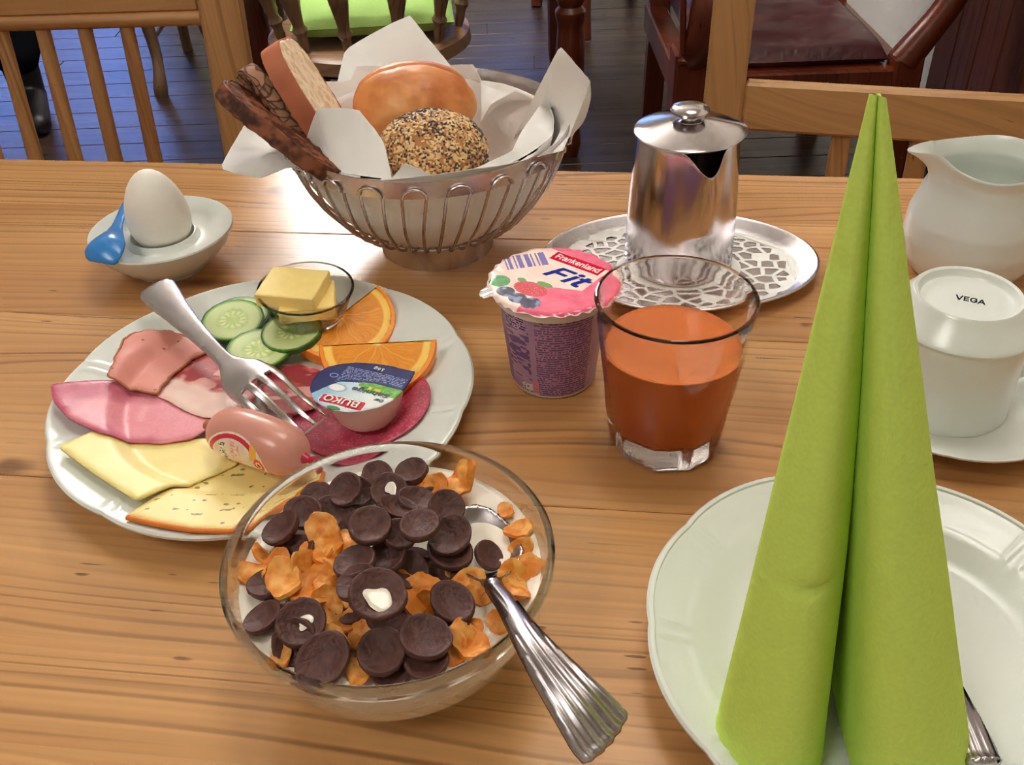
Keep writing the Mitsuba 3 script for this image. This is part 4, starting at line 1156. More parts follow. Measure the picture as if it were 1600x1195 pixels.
# ---------------------------------------------------------------- wire bread basket
KC, KR, KZ = np.array([-0.0497, 0.6201]), 0.0945, 0.0935
bk = thing('bread_basket', 'round steel wire bread basket with a flat rim band, holding rolls and bread', 'basket')
prof_b = [(0.040, 0.019), (0.052, 0.023), (0.066, 0.034), (0.079, 0.051), (0.0875, 0.069), (0.0925, 0.084), (0.0938, 0.091)]
pb = CubicSpline([p[1] for p in prof_b], [p[0] for p in prof_b])
part(bk, 'rim_band', lathe([(0.0945, 0.0825), (0.0951, 0.0825), (0.0957, 0.0935), (0.0952, 0.0945), (0.0946, 0.0935), (0.0945, 0.0825)], 120, at=(*KC, 0)), 'mat_wire', label='polished rim band')
part(bk, 'foot_ring', lathe([(0.0385, 0.0), (0.040, 0.0), (0.0395, 0.016), (0.0385, 0.0185), (0.0375, 0.016), (0.0385, 0.0)], 96, at=(*KC, 0)), 'mat_wire', label='solid foot ring')
part(bk, 'base_disc', lathe([(0, 0.0155), (0.0388, 0.0155), (0.0388, 0.0172), (0, 0.0172)], 64, at=(*KC, 0)), 'mat_wire')
for r, z in ((0.041, 0.0196), (0.0505, 0.0226)):
    part(bk, 'base_wire', tube([(KC[0] + r * math.cos(a), KC[1] + r * math.sin(a), z) for a in np.linspace(0, 2 * np.pi, 64, endpoint=False)], 0.0011, 8, True), 'mat_wire')
NW = 22
for k in range(NW):
    ac_, hw = 2 * np.pi * (k + 0.35) / NW, 0.0072
    zz = np.r_[0.0195, np.linspace(0.021, 0.0825, 15)]
    dn_ = [(pb(z) + 0.0014, ac_ - (hw / (pb(z) + 0.001)) * (0.55 + 0.45 * (z - 0.0195) / 0.06) - 0.10 * (0.085 - z) / 0.065, z) for z in zz]
    up_ = [(r, ac_ + (hw / r) * (0.55 + 0.45 * (z - 0.0195) / 0.06) - 0.10 * (0.085 - z) / 0.065, z) for r, _, z in dn_][::-1]
    rt = 0.0967
    arc_ = [(rt, ac_ - hw / rt * math.cos(b), 0.0832 + 0.0062 * math.sin(b)) for b in np.linspace(0.1, np.pi - 0.1, 9)]
    pts = [(KC[0] + r * math.cos(a), KC[1] + r * math.sin(a), z) for r, a, z in dn_ + arc_ + up_]
    part(bk, 'wire_loop', tube(pts, 0.00105, 7), 'mat_wire')

# ---------------------------------------------------------------- paper napkins lining the basket
mat('mat_paper', {'type': 'twosided', 'bsdf': {'type': 'bumpmap', 'scale': 0.0004, 'arbitrary': tex(lambda p, n, uv: noise(p.x * 1200, p.y * 1200, p.z * 1200)), 'bsdf': {'type': 'diffuse', 'reflectance': rgb(238, 236, 233)}}})


INN = [(0.004, 0.0205), (0.040, 0.0207), (0.0500, 0.0243), (0.0640, 0.0355), (0.0772, 0.053), (0.0858, 0.0725), (0.0893, 0.0865)]


def liner(keys, seed, n=180, m=44, r0=0.035, push=0.0):
    """sheet pressed into the basket; keys: (angle in degrees, points beyond the rim), joined around"""
    m_in = 26
    keys = sorted(keys, key=lambda q: q[0])
    K = len(keys)
    A = np.array([k[0] for k in keys] + [keys[0][0] + 360.0])
    G = []
    for a, pts in keys:
        ca = np.array([math.cos(math.radians(a)), math.sin(math.radians(a)), 0])
        inner = [np.array([*KC, 0]) + ca * (r - push) + np.array([0, 0, z]) for r, z in INN]
        a_in = lerp_path(inner, m_in)
        out = [inner[-1]] + [np.array(p, float) for p in pts]
        a_out = spl(out, m - m_in + 1)[1:] if len(out) > 2 else lerp_path(out, m - m_in + 1)[1:]
        G.append(np.vstack([a_in, a_out]))
    G.append(G[0])
    G = np.array(G)
    th = keys[0][0] + np.arange(n) * 360.0 / n
    out = np.empty((n, m, 3))
    lin_ = np.empty_like(out)
    for j in range(m):
        for c in range(3):
            lin_[:, j, c] = np.interp(th, A, G[:, j, c])
    cs = CubicSpline(A, G.reshape(K + 1, -1), bc_type='periodic')(th).reshape(n, m, 3)
    w = np.clip((np.arange(m) - 8) / (m_in - 8.0), 0, 1)[None, :, None]
    out = cs * (1 - 0.85 * w) + lin_ * 0.85 * w
    # the pressed-in part follows the basket exactly; small creases
    ta = np.radians(th)
    base = lerp_path(INN, m_in)
    cr = 0.0016 * np.abs(np.sin(ta * 5 + seed))[:, None] * np.clip(base[:, 0] / 0.08, 0, 1)[None]
    rr = np.maximum(base[None, :, 0] - push - cr, 0.0005)
    out[:, :m_in, 0] = KC[0] + rr * np.cos(ta)[:, None]
    out[:, :m_in, 1] = KC[1] + rr * np.sin(ta)[:, None]
    out[:, :m_in, 2] = base[None, :, 1] + push
    nz = meshkit.fbm(out.reshape(-1, 3) * 38, 3, seed).reshape(n, m, 1) - 0.5
    out = out + nz * 0.003 * np.clip((np.arange(m) - m_in) / 8.0, 0, 1)[None, :, None]
    v = out.reshape(-1, 3)
    f = gridf(n, m, True)[:, ::-1]
    mm = solidify(v, f, 0.0003)
    return mm


PA = [(-35, [(0.0369, 0.565, 0.0923)]), (-18, [(0.0495, 0.585, 0.0997), (0.0537, 0.575, 0.1304)]), (-2, [(0.044, 0.61, 0.1008), (0.0475, 0.595, 0.1337)]), (12, [(0.0337, 0.635, 0.1002), (0.0382, 0.625, 0.1359)]), (24, [(0.0234, 0.645, 0.0715), (0.0228, 0.642, 0.0988)]), (38, [(0.0064, 0.665, 0.0554)]), (68, [(-0.0206, 0.7, 0.0773)]), (84, [(-0.0392, 0.71, 0.0863), (-0.038, 0.72, 0.0943)]), (97, [(-0.0573, 0.715, 0.0996), (-0.0655, 0.735, 0.1262)]), (112, [(-0.0945, 0.71, 0.1003), (-0.1141, 0.725, 0.1068)]),
      (130, [(-0.1221, 0.685, 0.0821)]), (160, [(-0.1589, 0.65, 0.0764), (-0.1722, 0.655, 0.0819)]), (176, [(-0.1599, 0.625, 0.0756), (-0.1748, 0.64, 0.0881)]), (190, [(-0.1577, 0.6, 0.0821), (-0.1739, 0.6, 0.0805), (-0.1852, 0.595, 0.0756)]), (203, [(-0.1501, 0.585, 0.0863), (-0.1558, 0.572, 0.0777)]), (216, [(-0.1344, 0.565, 0.0875)]), (240, [(-0.1029, 0.538, 0.0893)]), (270, [(-0.0558, 0.528, 0.0943)]), (300, [(-0.0105, 0.535, 0.0966)])]
PB = [(-60, [(-0.0165, 0.545, 0.0921)]), (-40, [(0.0052, 0.56, 0.0957)]), (-15, [(0.012, 0.59, 0.0952)]), (10, [(0.0293, 0.652, 0.0929)]), (24, [(0.0101, 0.662, 0.0948)]), (38, [(-0.0073, 0.668, 0.0835)]), (52, [(-0.0153, 0.675, 0.0676)]), (66, [(-0.0141, 0.69, 0.0941)]), (78, [(-0.0203, 0.7, 0.1006)]), (96, [(-0.062, 0.71, 0.0972)]), (112, [(-0.1024, 0.7, 0.1041)]), (124, [(-0.1079, 0.69, 0.0962)]), (138, [(-0.125, 0.675, 0.101)]), (155, [(-0.1307, 0.655, 0.0896)]), (180, [(-0.1353, 0.62, 0.0837)]), (205, [(-0.1275, 0.575, 0.09)]),
      (224, [(-0.11, 0.565, 0.0959), (-0.1119, 0.575, 0.1215)]), (236, [(-0.0947, 0.56, 0.0975), (-0.0869, 0.575, 0.1189)]), (247, [(-0.076, 0.545, 0.0953), (-0.071, 0.555, 0.1063)]), (256, [(-0.0672, 0.536, 0.0918)]), (268, [(-0.0581, 0.535, 0.1017)]), (282, [(-0.0409, 0.532, 0.0935)])]
single('paper_napkin', liner(PA, 3), 'mat_paper', 'white paper napkin with large pointed corners sticking out right, left and behind the rolls', 'napkin', smooth=True)
single('paper_napkin', liner(PB, 11, push=0.0035), 'mat_paper', 'inner white paper napkin, folded upright in front of the bread slices', 'napkin', smooth=True)

# ---------------------------------------------------------------- rolls and bread slices


def bun_fn(p, n, uv):
    f = fbm(p.x * 45, p.y * 45, p.z * 45, 4)
    c = mix(C(212, 138, 78), C(188, 106, 54), smoothstep(0.35, 0.65, f))
    return mix(c, C(226, 166, 104), smoothstep(0.55, 0.75, fbm(p.x * 80, p.y * 30, p.z * 30 + 4, 3)) * 0.6)


food('mat_bun', tex(bun_fn), 0.42, 0.4)
food('mat_seed_crust', tex(lambda p, n, uv: mix(C(196, 140, 84), C(156, 98, 54), fbm(p.x * 90, p.y * 90, p.z * 90, 3))), 0.55, 0.3)


def roll_mesh(c, rx, ry, rz, seed, amp=0.10, dent=None, rot=0.0):
    m = trimesh.creation.icosphere(subdivisions=5, radius=1.0)
    v = np.array(m.vertices)
    s = np.sign(v[:, 2]); v2 = v.copy()
    v2[:, 2] = np.where(v[:, 2] < 0, v[:, 2] * 0.75, v[:, 2])
    d = 1 + amp * (meshkit.fbm(v * 1.6 + seed, 4, seed) - 0.5)
    if dent: d = d - dent(v)
    v2 = v2 * d[:, None] * np.array([rx, ry, rz])
    m.vertices = v2 @ rotz(rot).T + np.array(c)
    return m


bc = np.array((-0.0587, 0.635, 0.0966))
single('bread_roll', roll_mesh(bc, 0.0415, 0.034, 0.029, 4, 0.14, lambda v: 0.05 * np.exp(-((v[:, 1] - 0.15 * v[:, 0] - 0.05) / 0.07) ** 2) * (v[:, 2] > 0)), 'mat_bun', 'plain golden brown bread roll at the back of the basket', 'bread roll', smooth=True)
rc = np.array((-0.0456, 0.585, 0.0822))
rl_ = thing('seeded_roll', 'bread roll covered with sesame and poppy seeds, in front of the plain roll', 'bread roll')
rm = roll_mesh(rc, 0.036, 0.033, 0.029, 9, 0.10)
part(rl_, 'crust', rm, 'mat_seed_crust', True)
pts, fi = trimesh.sample.sample_surface(rm, 5200, seed=5)
nrm = rm.face_normals[fi]
sel = (nrm[:, 2] > -0.15)
pts, nrm = pts[sel], nrm[sel]
tmpl = trimesh.creation.icosphere(subdivisions=1, radius=1.0)
food('mat_sesame', tex(lambda p, n, uv: mix(C(236, 204, 150), C(206, 160, 104), noise(p.x * 260, p.y * 260, p.z * 260))), 0.45, 0.4)
food('mat_poppy', rgb(58, 54, 64), 0.5, 0.4)
vs = {'s': [], 'p': []}
keepd = meshkit.noise(pts * 70, 3)
for q, nn, kd_ in zip(pts, nrm, keepd):
    pop = rng.random() < (0.75 if kd_ > 0.52 else 0.35)
    sc3 = np.array([0.00065, 0.0008, 0.0006]) if pop else np.array([0.0008, 0.00145, 0.0005])
    a = rng.random() * 6.28
    R3 = frame(nn) @ rotz(a)
    vs['p' if pop else 's'].append((tmpl.vertices * sc3) @ R3.T + q + nn * 0.0002)
for k_, m_, nme in (('s', 'mat_sesame', 'sesame_seeds'), ('p', 'mat_poppy', 'poppy_seeds')):
    nn_ = len(vs[k_]); nv = len(tmpl.vertices)
    f = (np.arange(nn_)[:, None, None] * nv + np.array(tmpl.faces)[None]).reshape(-1, 3)
    part(rl_, nme, trimesh.Trimesh(np.vstack(vs[k_]), f, process=False), m_, True, kind='stuff', label='sesame seeds' if k_ == 's' else 'dark poppy seeds')


def slice_mesh(w, h, th, seed, rough=0.0009):
    """bread slice outline with a rounded top, extruded: crumb and crust as separate meshes"""
    a = np.linspace(0, 2 * np.pi, 90, endpoint=False)
    x = np.sign(np.cos(a)) * np.abs(np.cos(a)) ** 0.6 * w / 2
    y = np.sign(np.sin(a)) * np.abs(np.sin(a)) ** 0.75 * h / 2
    nz = meshkit.fbm(np.stack([np.cos(a) * 2, np.sin(a) * 2, a * 0 + seed], -1), 3, seed) - 0.5
    pl = Polygon(np.c_[x, y] * (1 + 0.08 * nz)[:, None])
    m, uv = slab(pl.buffer(-0.0012), lambda X, Y: th / 2 + rough * (meshkit.fbm(np.stack([X * 220, Y * 220, X * 0], -1), 3, seed) - 0.5) * 2, th, 0.0022, 0.0004)
    e = pl.exterior
    cr = np.array([e.interpolate(i / 90, normalized=True).coords[0] for i in range(90)])
    inn = np.array([pl.buffer(-0.0016).exterior.interpolate(pl.buffer(-0.0016).exterior.project(Point(*q))).coords[0] for q in cr])
    rg = np.stack([np.c_[inn, np.full(90, th / 2 - 0.0001)], np.c_[cr * 0.995, np.full(90, th / 2 - 0.0004)], np.c_[cr, np.full(90, th * 0.2)], np.c_[cr, np.full(90, -th * 0.2)], np.c_[cr * 0.995, np.full(90, -th / 2 + 0.0004)], np.c_[inn, np.full(90, -th / 2 + 0.0001)]], 1)
    k = rg.shape[1]
    q = [[i * k + j, ((i + 1) % 90) * k + j, ((i + 1) % 90) * k + (j + 1) % k, i * k + (j + 1) % k] for i in range(90) for j in range(k)]
    c = TM(rg.reshape(-1, 3), np.array(q)); c.fix_normals()
    return m, uv, c


def slice_at(p_low, p_top, depth_dir, w, h, th, seed, name, label, m_crumb, m_crust, rough=0.0009):
    p_low, p_top = np.array(p_low), np.array(p_top)
    L = p_top - p_low; L /= np.linalg.norm(L)
    D_ = np.array(depth_dir, float); D_ -= L * (D_ @ L); D_ /= np.linalg.norm(D_)
    N = np.cross(L, D_)
    if N[0] < 0: N, D_ = -N, -D_
    M = M4(np.stack([L, D_, N], 1), (p_low + p_top) / 2 + D_ * 0.0)
    if np.linalg.det(M[:3, :3]) < 0:
        M[:3, 1] *= -1
    m, uv, c = slice_mesh(w, h, th, seed, rough)
    m.apply_transform(M); c.apply_transform(M)
    t = thing('bread_slice', label, 'bread slice')
    part(t, 'crumb', m, m_crumb, True, uv=uv)
    part(t, 'crust', c, m_crust, 45)


food('mat_crumb_white', tex(lambda p, n, uv: mix(C(236, 214, 186), C(216, 186, 152), smoothstep(0.4, 0.7, fbm(uv.x * 260, uv.y * 260, 1.0, 3)))), 0.7, 0.2)
food('mat_crust_brown', tex(lambda p, n, uv: mix(C(196, 120, 88), C(160, 86, 60), fbm(p.x * 60, p.y * 60, p.z * 60, 3))), 0.55, 0.3)
food('mat_crumb_dark', tex(lambda p, n, uv: mix(C(128, 76, 52), C(74, 40, 28), smoothstep(0.35, 0.65, fbm(uv.x * 190, uv.y * 190, 3.0, 3)))), 0.7, 0.2)
food('mat_crust_dark', tex(lambda p, n, uv: mix(C(132, 78, 54), C(62, 34, 26), smoothstep(0.3, 0.7, fbm(p.x * 170, p.y * 170, p.z * 170, 3)))), 0.6, 0.3)


def crumb_fn(p, n, uv):
    f1, f2, rr = voronoi(uv.x * 130 + 2 * noise(uv.x * 120, uv.y * 120), uv.y * 130)
    return mix(C(92, 58, 42), C(166, 124, 98), smoothstep(0.05, 0.4, f2 - f1) * (0.4 + 0.6 * rr))


food('mat_crumb_grain', tex(crumb_fn), 0.7, 0.2)


def crust_grain_fn(p, n, uv):
    w = 3.0 * fbm(p.x * 60, p.y * 60, p.z * 60, 2)
    f1, f2, rr = voronoi(p.x * 130 + p.y * 40 + w, p.z * 150 + p.y * 90 - w)
    return mix(C(78, 48, 36), C(166, 122, 96), smoothstep(0.03, 0.3, f2 - f1) * (0.45 + 0.55 * rr))


food('mat_crust_grain', tex(crust_grain_fn), 0.65, 0.25)
slice_at((-0.109, 0.6, 0.0917), (-0.134, 0.612, 0.1369), (0.16, 0.85, -0.36), 0.082, 0.056, 0.014, 3, 's', 'white bread slice with a light brown crust, uppermost of the bread slices', 'mat_crumb_white', 'mat_crust_brown')
slice_at((-0.1289, 0.592, 0.0819), (-0.1534, 0.604, 0.1224), (-0.42, 0.6, -0.05), 0.08, 0.05, 0.010, 5, 's', 'coarse wholegrain bread slice between the white slice and the dark slice', 'mat_crumb_grain', 'mat_crust_grain', 0.0034)
slice_at((-0.1113, 0.56, 0.0906), (-0.16, 0.58, 0.1262), (0.10, 0.85, -0.34), 0.088, 0.045, 0.0105, 8, 's', 'dark rye bread slice leaning lowest and farthest out over the basket rim', 'mat_crumb_dark', 'mat_crust_dark', 0.0016)

# ---------------------------------------------------------------- yogurt cup
YC = np.array([0.0245, 0.4575]); YZ = 0.0655
yg = thing('yogurt_cup', 'purple printed yogurt cup with a pink foil lid, left of the juice glass', 'yogurt')


def cup_fn(p, n, uv):
    a, z = uv.x, uv.y                       # a: turns, z: 0 bottom .. 1 top
    base = mix(C(164, 130, 168), C(190, 150, 176), noise(a * 24, z * 9))
    row = z * 34 - dr.floor(z * 34)
    line = dr.select(row < 0.62, 1.0, 0.0)
    wordy = smoothstep(0.28, 0.42, noise(a * 190, dr.floor(z * 34) * 3.1))
    panel = (a > 0.685) & (a < 0.87)
    c = dr.select(panel, mix(C(176, 130, 168), C(92, 62, 122), line * wordy * 0.8), base)
    blob = smoothstep(0.48, 0.56, noise(a * 42, z * 40, 3.0)) * dr.select(z < 0.86, 1.0, 0.0)
    c = dr.select((a > 0.57) & (a < 0.665) & (z > 0.2), mix(base, C(96, 66, 130), blob * 0.8), c)
    c = dr.select((a > 0.57) & (a < 0.66) & (z > 0.84) & (row < 0.6), mix(base, C(70, 48, 110), wordy), c)
    c = dr.select((a > 0.668) & (a < 0.69) & (z > 0.05) & (z < 0.22), C(206, 120, 140), c)
    c = dr.select((a > 0.62) & (a < 0.665) & (z > 0.03) & (z < 0.16), mix(C(220, 204, 206), C(110, 100, 120), smoothstep(0.5, 0.6, noise(a * 200, z * 50))), c)
    c = dr.select((a > 0.38) & (a < 0.57), mix(C(128, 102, 160), C(156, 120, 170), noise(a * 30, z * 14)), c)
    c = dr.select((z < 0.035) | ((z < 0.05) & (a < 0.69)), C(222, 208, 208), c)
    return c


mat('mat_yogurt_print', {'type': 'roughplastic', 'diffuse_reflectance': tex(cup_fn), 'alpha': 0.18})
gloss('mat_yogurt_white', rgb(222, 206, 200), 0.15)
pr_y = [(0.0238, 0.0012), (0.0246, 0.003), (0.0278, 0.0365), (0.0300, 0.0565), (0.0302, 0.0568)]
nn = 96
th = np.linspace(0, 2 * np.pi, nn + 1)
zs = np.linspace(0, 1, 24)
rz = np.interp(zs, [0, 0.05, 0.6, 1], [0.0238, 0.0248, 0.0281, 0.0300])
vy = np.stack([rz[None] * np.cos(th)[:, None], rz[None] * np.sin(th)[:, None], 0.0 * th[:, None] + 0.001 + zs[None] * 0.0555], -1).reshape(-1, 3) + [*YC, 0]
uy = np.stack([np.broadcast_to((th / (2 * np.pi))[:, None], (nn + 1, 24)), np.broadcast_to(zs[None], (nn + 1, 24))], -1).reshape(-1, 2)
part(yg, 'printed_sleeve', TM(vy, gridf(nn + 1, 24)), 'mat_yogurt_print', True, uv=uy, label='purple sleeve printed with fine text')
part(yg, 'tub', lathe([(0, 0.0), (0.0225, 0.0), (0.0237, 0.0012), (0.0245, 0.004), (0.0279, 0.037), (0.0296, 0.056), (0.0303, 0.0568), (0.0325, 0.0578), (0.0328, 0.0628), (0.0345, 0.0636), (0.0346, 0.0648), (0, 0.0648)], 96, at=(*YC, 0)), 'mat_yogurt_white')


def ylid_fn(p, n, uv):
    u, v = uv.x, uv.y              # in lid radii, v up the print
    c = mix(C(240, 206, 196), C(246, 220, 208), noise(u * 6, v * 6))
    r = dr.sqrt(u * u + v * v)
    pk = mix(C(226, 70, 110), C(238, 112, 142), fbm(u * 9, v * 9, 1.0, 3))
    c = dr.select((v > 0.70 - 0.05 * u) & (u > -0.85), pk, c)
    swirl = (v < -0.18 + 0.42 * (u - 0.2)) & (u > 0.06)
    c = dr.select(swirl | ((u > 0.56) & (v < 0.5)), pk, c)
    ba = (u + 0.66) * 0.65 + (v - 0.18) * 0.76
    bb_ = -(u + 0.66) * 0.76 + (v - 0.18) * 0.65
    inb = (dr.abs(ba) < 0.34) & (dr.abs(bb_) < 0.2)
    code = cell_rand(dr.floor(ba * 40), 3, 1)
    c = dr.select(inb & (code < 0.6), C(112, 100, 172), c)
    lf = dr.sqrt(dr.square((u + 0.62) / 0.17) + dr.square((v + 0.52) / 0.16))
    c = dr.select(lf < 1, mix(C(44, 132, 74), C(80, 160, 80), noise(u * 20, v * 20)), c)
    bl = dr.minimum(dr.minimum(dr.sqrt(dr.square((u + 0.36) / 0.15) + dr.square((v + 0.70) / 0.13)), dr.sqrt(dr.square((u + 0.10) / 0.15) + dr.square((v + 0.74) / 0.13))), dr.sqrt(dr.square((u - 0.14) / 0.15) + dr.square((v + 0.74) / 0.15)))
    c = dr.select(bl < 1, mix(C(44, 44, 76), C(120, 128, 172), smoothstep(0.55, 0.7, noise(u * 14, v * 14))), c)
    sb = dr.sqrt(dr.square((u + 0.1) / 0.28) + dr.square((v + 0.43) / 0.18))
    f1, f2, rr = voronoi(u * 22, v * 22)
    c = dr.select(sb < 1, mix(C(204, 44, 66), C(238, 140, 130), (1 - smoothstep(0.1, 0.2, f1)) * 0.8), c)
    l2 = dr.minimum(dr.sqrt(dr.square((u - 0.0) / 0.14) + dr.square((v + 0.21) / 0.06)), dr.sqrt(dr.square((u + 0.36) / 0.08) + dr.square((v + 0.3) / 0.05)))
    c = dr.select(l2 < 1, C(92, 150, 66), c)
    return dr.select(r > 0.985, C(236, 214, 214), c)


mat('mat_yogurt_lid', {'type': 'bumpmap', 'scale': 0.0006, 'arbitrary': tex(lambda p, n, uv: fbm(p.x * 160, p.y * 160, p.z * 10, 2)), 'bsdf': {'type': 'principled', 'base_color': tex(ylid_fn), 'roughness': 0.22, 'specular': 0.6, 'clearcoat': 0.5}})
LA = np.array((0.0517, 0.4628, 0.066)) - np.array((0.0263, 0.4837, 0.066)); LA[2] = 0; LA /= np.linalg.norm(LA)
LB = np.array([-LA[1], LA[0], 0])
LR = 0.0362


def lidwave(t, r, z):
    w = np.clip((r / LR - 0.93) / 0.07, 0, 1)
    return r * (1 + 0.012 * w * np.sin(t * 31) * np.sin(t * 7)), z - 0.0012 * w * (0.6 + 0.6 * np.sin(t * 23 + 2 * np.sin(t * 5)))


lidm = lathe([(0, 0.0658), (0.008, 0.0658), (0.016, 0.0658), (0.024, 0.0658), (0.030, 0.0657), (0.0335, 0.0658), (0.0347, 0.0656), (LR, 0.0650), (LR, 0.0647), (0.0346, 0.0650), (0, 0.0650)], 160, lidwave)
xy = np.array(lidm.vertices)
luv2 = np.stack([xy @ LA / LR, xy @ LB / LR], -1)
lidm.apply_translation([*YC, 0])
kl = part(yg, 'foil_lid', lidm, 'mat_yogurt_lid', True, uv=luv2, label='pink foil lid printed with berries')
tabm, tuv = slab(Polygon([(-0.034, -0.006), (-0.0405, -0.0045), (-0.0415, 0.0), (-0.0405, 0.0035), (-0.034, 0.005)]), lambda x, y: 0.0652 + (x + 0.034) * 0.35 + 0.0004 * np.sin(y * 1500), 0.0003, 0.001, 0.0001)
tabm.apply_transform(M4(rotz(math.radians(12)), (*YC, 0)))
part(kl, 'pull_tab', tabm, 'mat_foil', 30, label='silver pull tab')
matte('mat_print_blue', rgb(40, 56, 148))
matte('mat_print_red', rgb(206, 34, 66))


def yl(u, v, z=0.06585):
    return np.array([*YC, z]) + (LA * u + LB * v) * LR


rb = slab(Polygon([(-0.41, 0.46), (0.50, 0.46), (0.50, 0.70), (-0.41, 0.70)]).intersection(Point(0, 0).buffer(0.95)), lambda x, y: 0 * x + 0.003, 0.002, 0.06, 0.0)[0]
rbm = rb.copy(); v = np.array(rb.vertices); rbm.vertices = np.array([*YC, 0.0657]) + (v[:, :1] * LA + v[:, 1:2] * LB) * LR + np.c_[0 * v[:, :2], v[:, 2] * 0.05]
rbm.fix_normals()
part(kl, 'print_panel', rbm, 'mat_print_red', False)
part(kl, 'lettering', text3('Frankenland', 0.13 * LR, yl(-0.36, 0.52, 0.0659), LA, (0, 0, 1), 0.00012, True, length=0.82 * LR), 'mat_print_white', False)
part(kl, 'lettering', text3('Fit', 0.32 * LR, yl(-0.26, 0.02, 0.0659), LA - 0.02 * LB, (0, 0, 1), 0.00012, True, 0.45, length=0.70 * LR), 'mat_print_blue', False)

# ---------------------------------------------------------------- tumbler of orange juice
JC = np.array([0.0808, 0.3960]); JR, JH = 0.0396, 0.0915
go = thing('juice_glass', 'clear faceted glass tumbler two thirds full of orange juice', 'glass')


def facet(th, r, z):
    """ten flat flutes around the foot of the glass, fading upwards"""
    k = 10
    a = (th * k / (2 * np.pi)) % 1.0 - 0.5
    fl = np.cos(np.pi / k) / np.cos(a * 2 * np.pi / k)
    w = np.clip((0.040 - z) / 0.012, 0, 1) * (r > 0.02)
    w = np.where(z < 0.0, 0, w)
    return r * (1 - w + w * fl * 1.025), z


def facet_out(th, r, z):
    out = (r >= 0.0262)
    r2, z2 = facet(th, r, z)
    return np.where(out, r2, r), z2


R0_, RT = 0.0282, JR
ro = lambda z: R0_ + (RT - R0_) * (z / JH) ** 0.93
prof_j = [(0, 0.0), (0.024, 0.0), (0.0268, 0.0008), (ro(0.002), 0.003)] + [(ro(z), z) for z in np.linspace(0.006, JH - 0.002, 22)] + [(RT, JH - 0.0012), (RT - 0.0006, JH - 0.0002), (RT - 0.0013, JH), (RT - 0.002, JH - 0.0006), (RT - 0.0024, JH - 0.002)]
prof_j += [(ro(z) - 0.0025 - 0.0012 * max(0, (0.03 - z) / 0.03), z) for z in np.linspace(JH - 0.006, 0.0185, 20)] + [(0.0245, 0.0158), (0.022, 0.0146), (0.012, 0.0140), (0, 0.0138)]
prof_j = np.array(prof_j); prof_j[23:, 0] = np.minimum(prof_j[23:, 0], 10)


def facet_j(th, r, z):
    n_out = 26
    idx = np.arange(r.shape[1]) < n_out
    r2, z2 = facet(th, r, z)
    return np.where(idx[None, :], r2, r), z


part(go, 'tumbler', lathe(prof_j, 120, facet_j, (*JC, 0)), 'mat_glass', 24)
mat('mat_juice', {'type': 'principled', 'base_color': {'type': 'rgb', 'value': lin(208, 106, 42)}, 'roughness': 0.3, 'specular': 0.4})
JL = 0.0640
ri = lambda z: ro(z) - 0.0025 - 0.0012 * max(0, (0.03 - z) / 0.03)
pj = [(0, 0.0137), (0.012, 0.0139), (0.022, 0.0145), (0.0247, 0.0157)] + [(ri(z) + 0.0003, z) for z in np.linspace(0.0185, JL, 18)] + [(ri(JL) - 0.0008, JL - 0.0003), (ri(JL) - 0.0025, JL - 0.0007), (0, JL - 0.0007)]
jm = lathe(pj, 120, None, (*JC, 0))
single('orange_juice', jm, 'mat_juice', 'orange juice filling two thirds of the faceted tumbler', 'juice', smooth=35)

# ---------------------------------------------------------------- tray, doily, coffee pot
TC, TA, TB, TR = np.array([0.1157, 0.5700]), 0.0925, 0.0655, -0.062
ty = [(0, 0.0024), (0.80, 0.0024), (0.84, 0.0032), (0.90, 0.0062), (0.955, 0.0102), (0.985, 0.0112), (1.0, 0.0106), (1.0, 0.0098), (0.985, 0.0102), (0.955, 0.0090), (0.90, 0.0050), (0.84, 0.0014), (0.80, 0.0002), (0, 0.0002)]
single('tray', lathe(ty, 160, None, (*TC, 0), (TA, TB), TR), 'mat_steel_soft', 'oval steel tray under the doily and the coffee pot', 'tray', smooth=40)
DA, DB = 0.0815, 0.0570
a = np.linspace(0, 2 * np.pi, 400, endpoint=False)
k_sc = 0.965 + 0.06 * np.abs(np.sin(a * 9))
outline = Polygon(np.c_[np.cos(a) * k_sc, np.sin(a) * k_sc])
r2 = np.random.default_rng(11)
seeds = []
for rr, n_ in ((0.52, 15), (0.64, 20), (0.755, 25), (0.86, 31), (0.945, 36)):
    for i in range(n_):
        b = 2 * np.pi * (i + 0.5 * r2.random()) / n_
        seeds.append((rr * math.cos(b) + r2.normal(0, 0.018), rr * math.sin(b) + r2.normal(0, 0.018)))
seeds = np.array(seeds)
vo = Voronoi(seeds)
holes = []
ring_zone = Point(0, 0).buffer(0.93, 64).difference(Point(0, 0).buffer(0.5, 64))
lobes = [Point(0.72 * math.cos(b), 0.72 * math.sin(b)).buffer(0.055) for b in np.arange(8) * np.pi / 4 + 0.3]
for i, reg in enumerate(vo.point_region):
    rg_ = vo.regions[reg]
    if -1 in rg_ or len(rg_) < 3: continue
    cell = Polygon(vo.vertices[rg_]).intersection(ring_zone).buffer(-0.0165)
    if cell.is_empty or cell.area < 0.0006: continue
    if any(l.contains(cell.centroid) for l in lobes): continue
    cell = max(getattr(cell, 'geoms', [cell]), key=lambda g: g.area)
    holes.append(cell.simplify(0.003))
dl = outline
for h_ in holes: dl = dl.difference(h_)
dl = affinity.scale(dl, DA, DB, origin=(0, 0))
dm = trimesh.creation.extrude_polygon(dl, 0.00035, engine='earcut')
dm.apply_transform(M4(rotz(TR), (*TC, 0.0026)))
v = np.array(dm.vertices)
e = np.hypot((v[:, 0] - TC[0]) / TA, (v[:, 1] - TC[1]) / TB)
v[:, 2] += np.clip(e - 0.80, 0, 1) * 0.022 * 1.0
dm.vertices = v
matte('mat_doily', rgb(240, 238, 234))
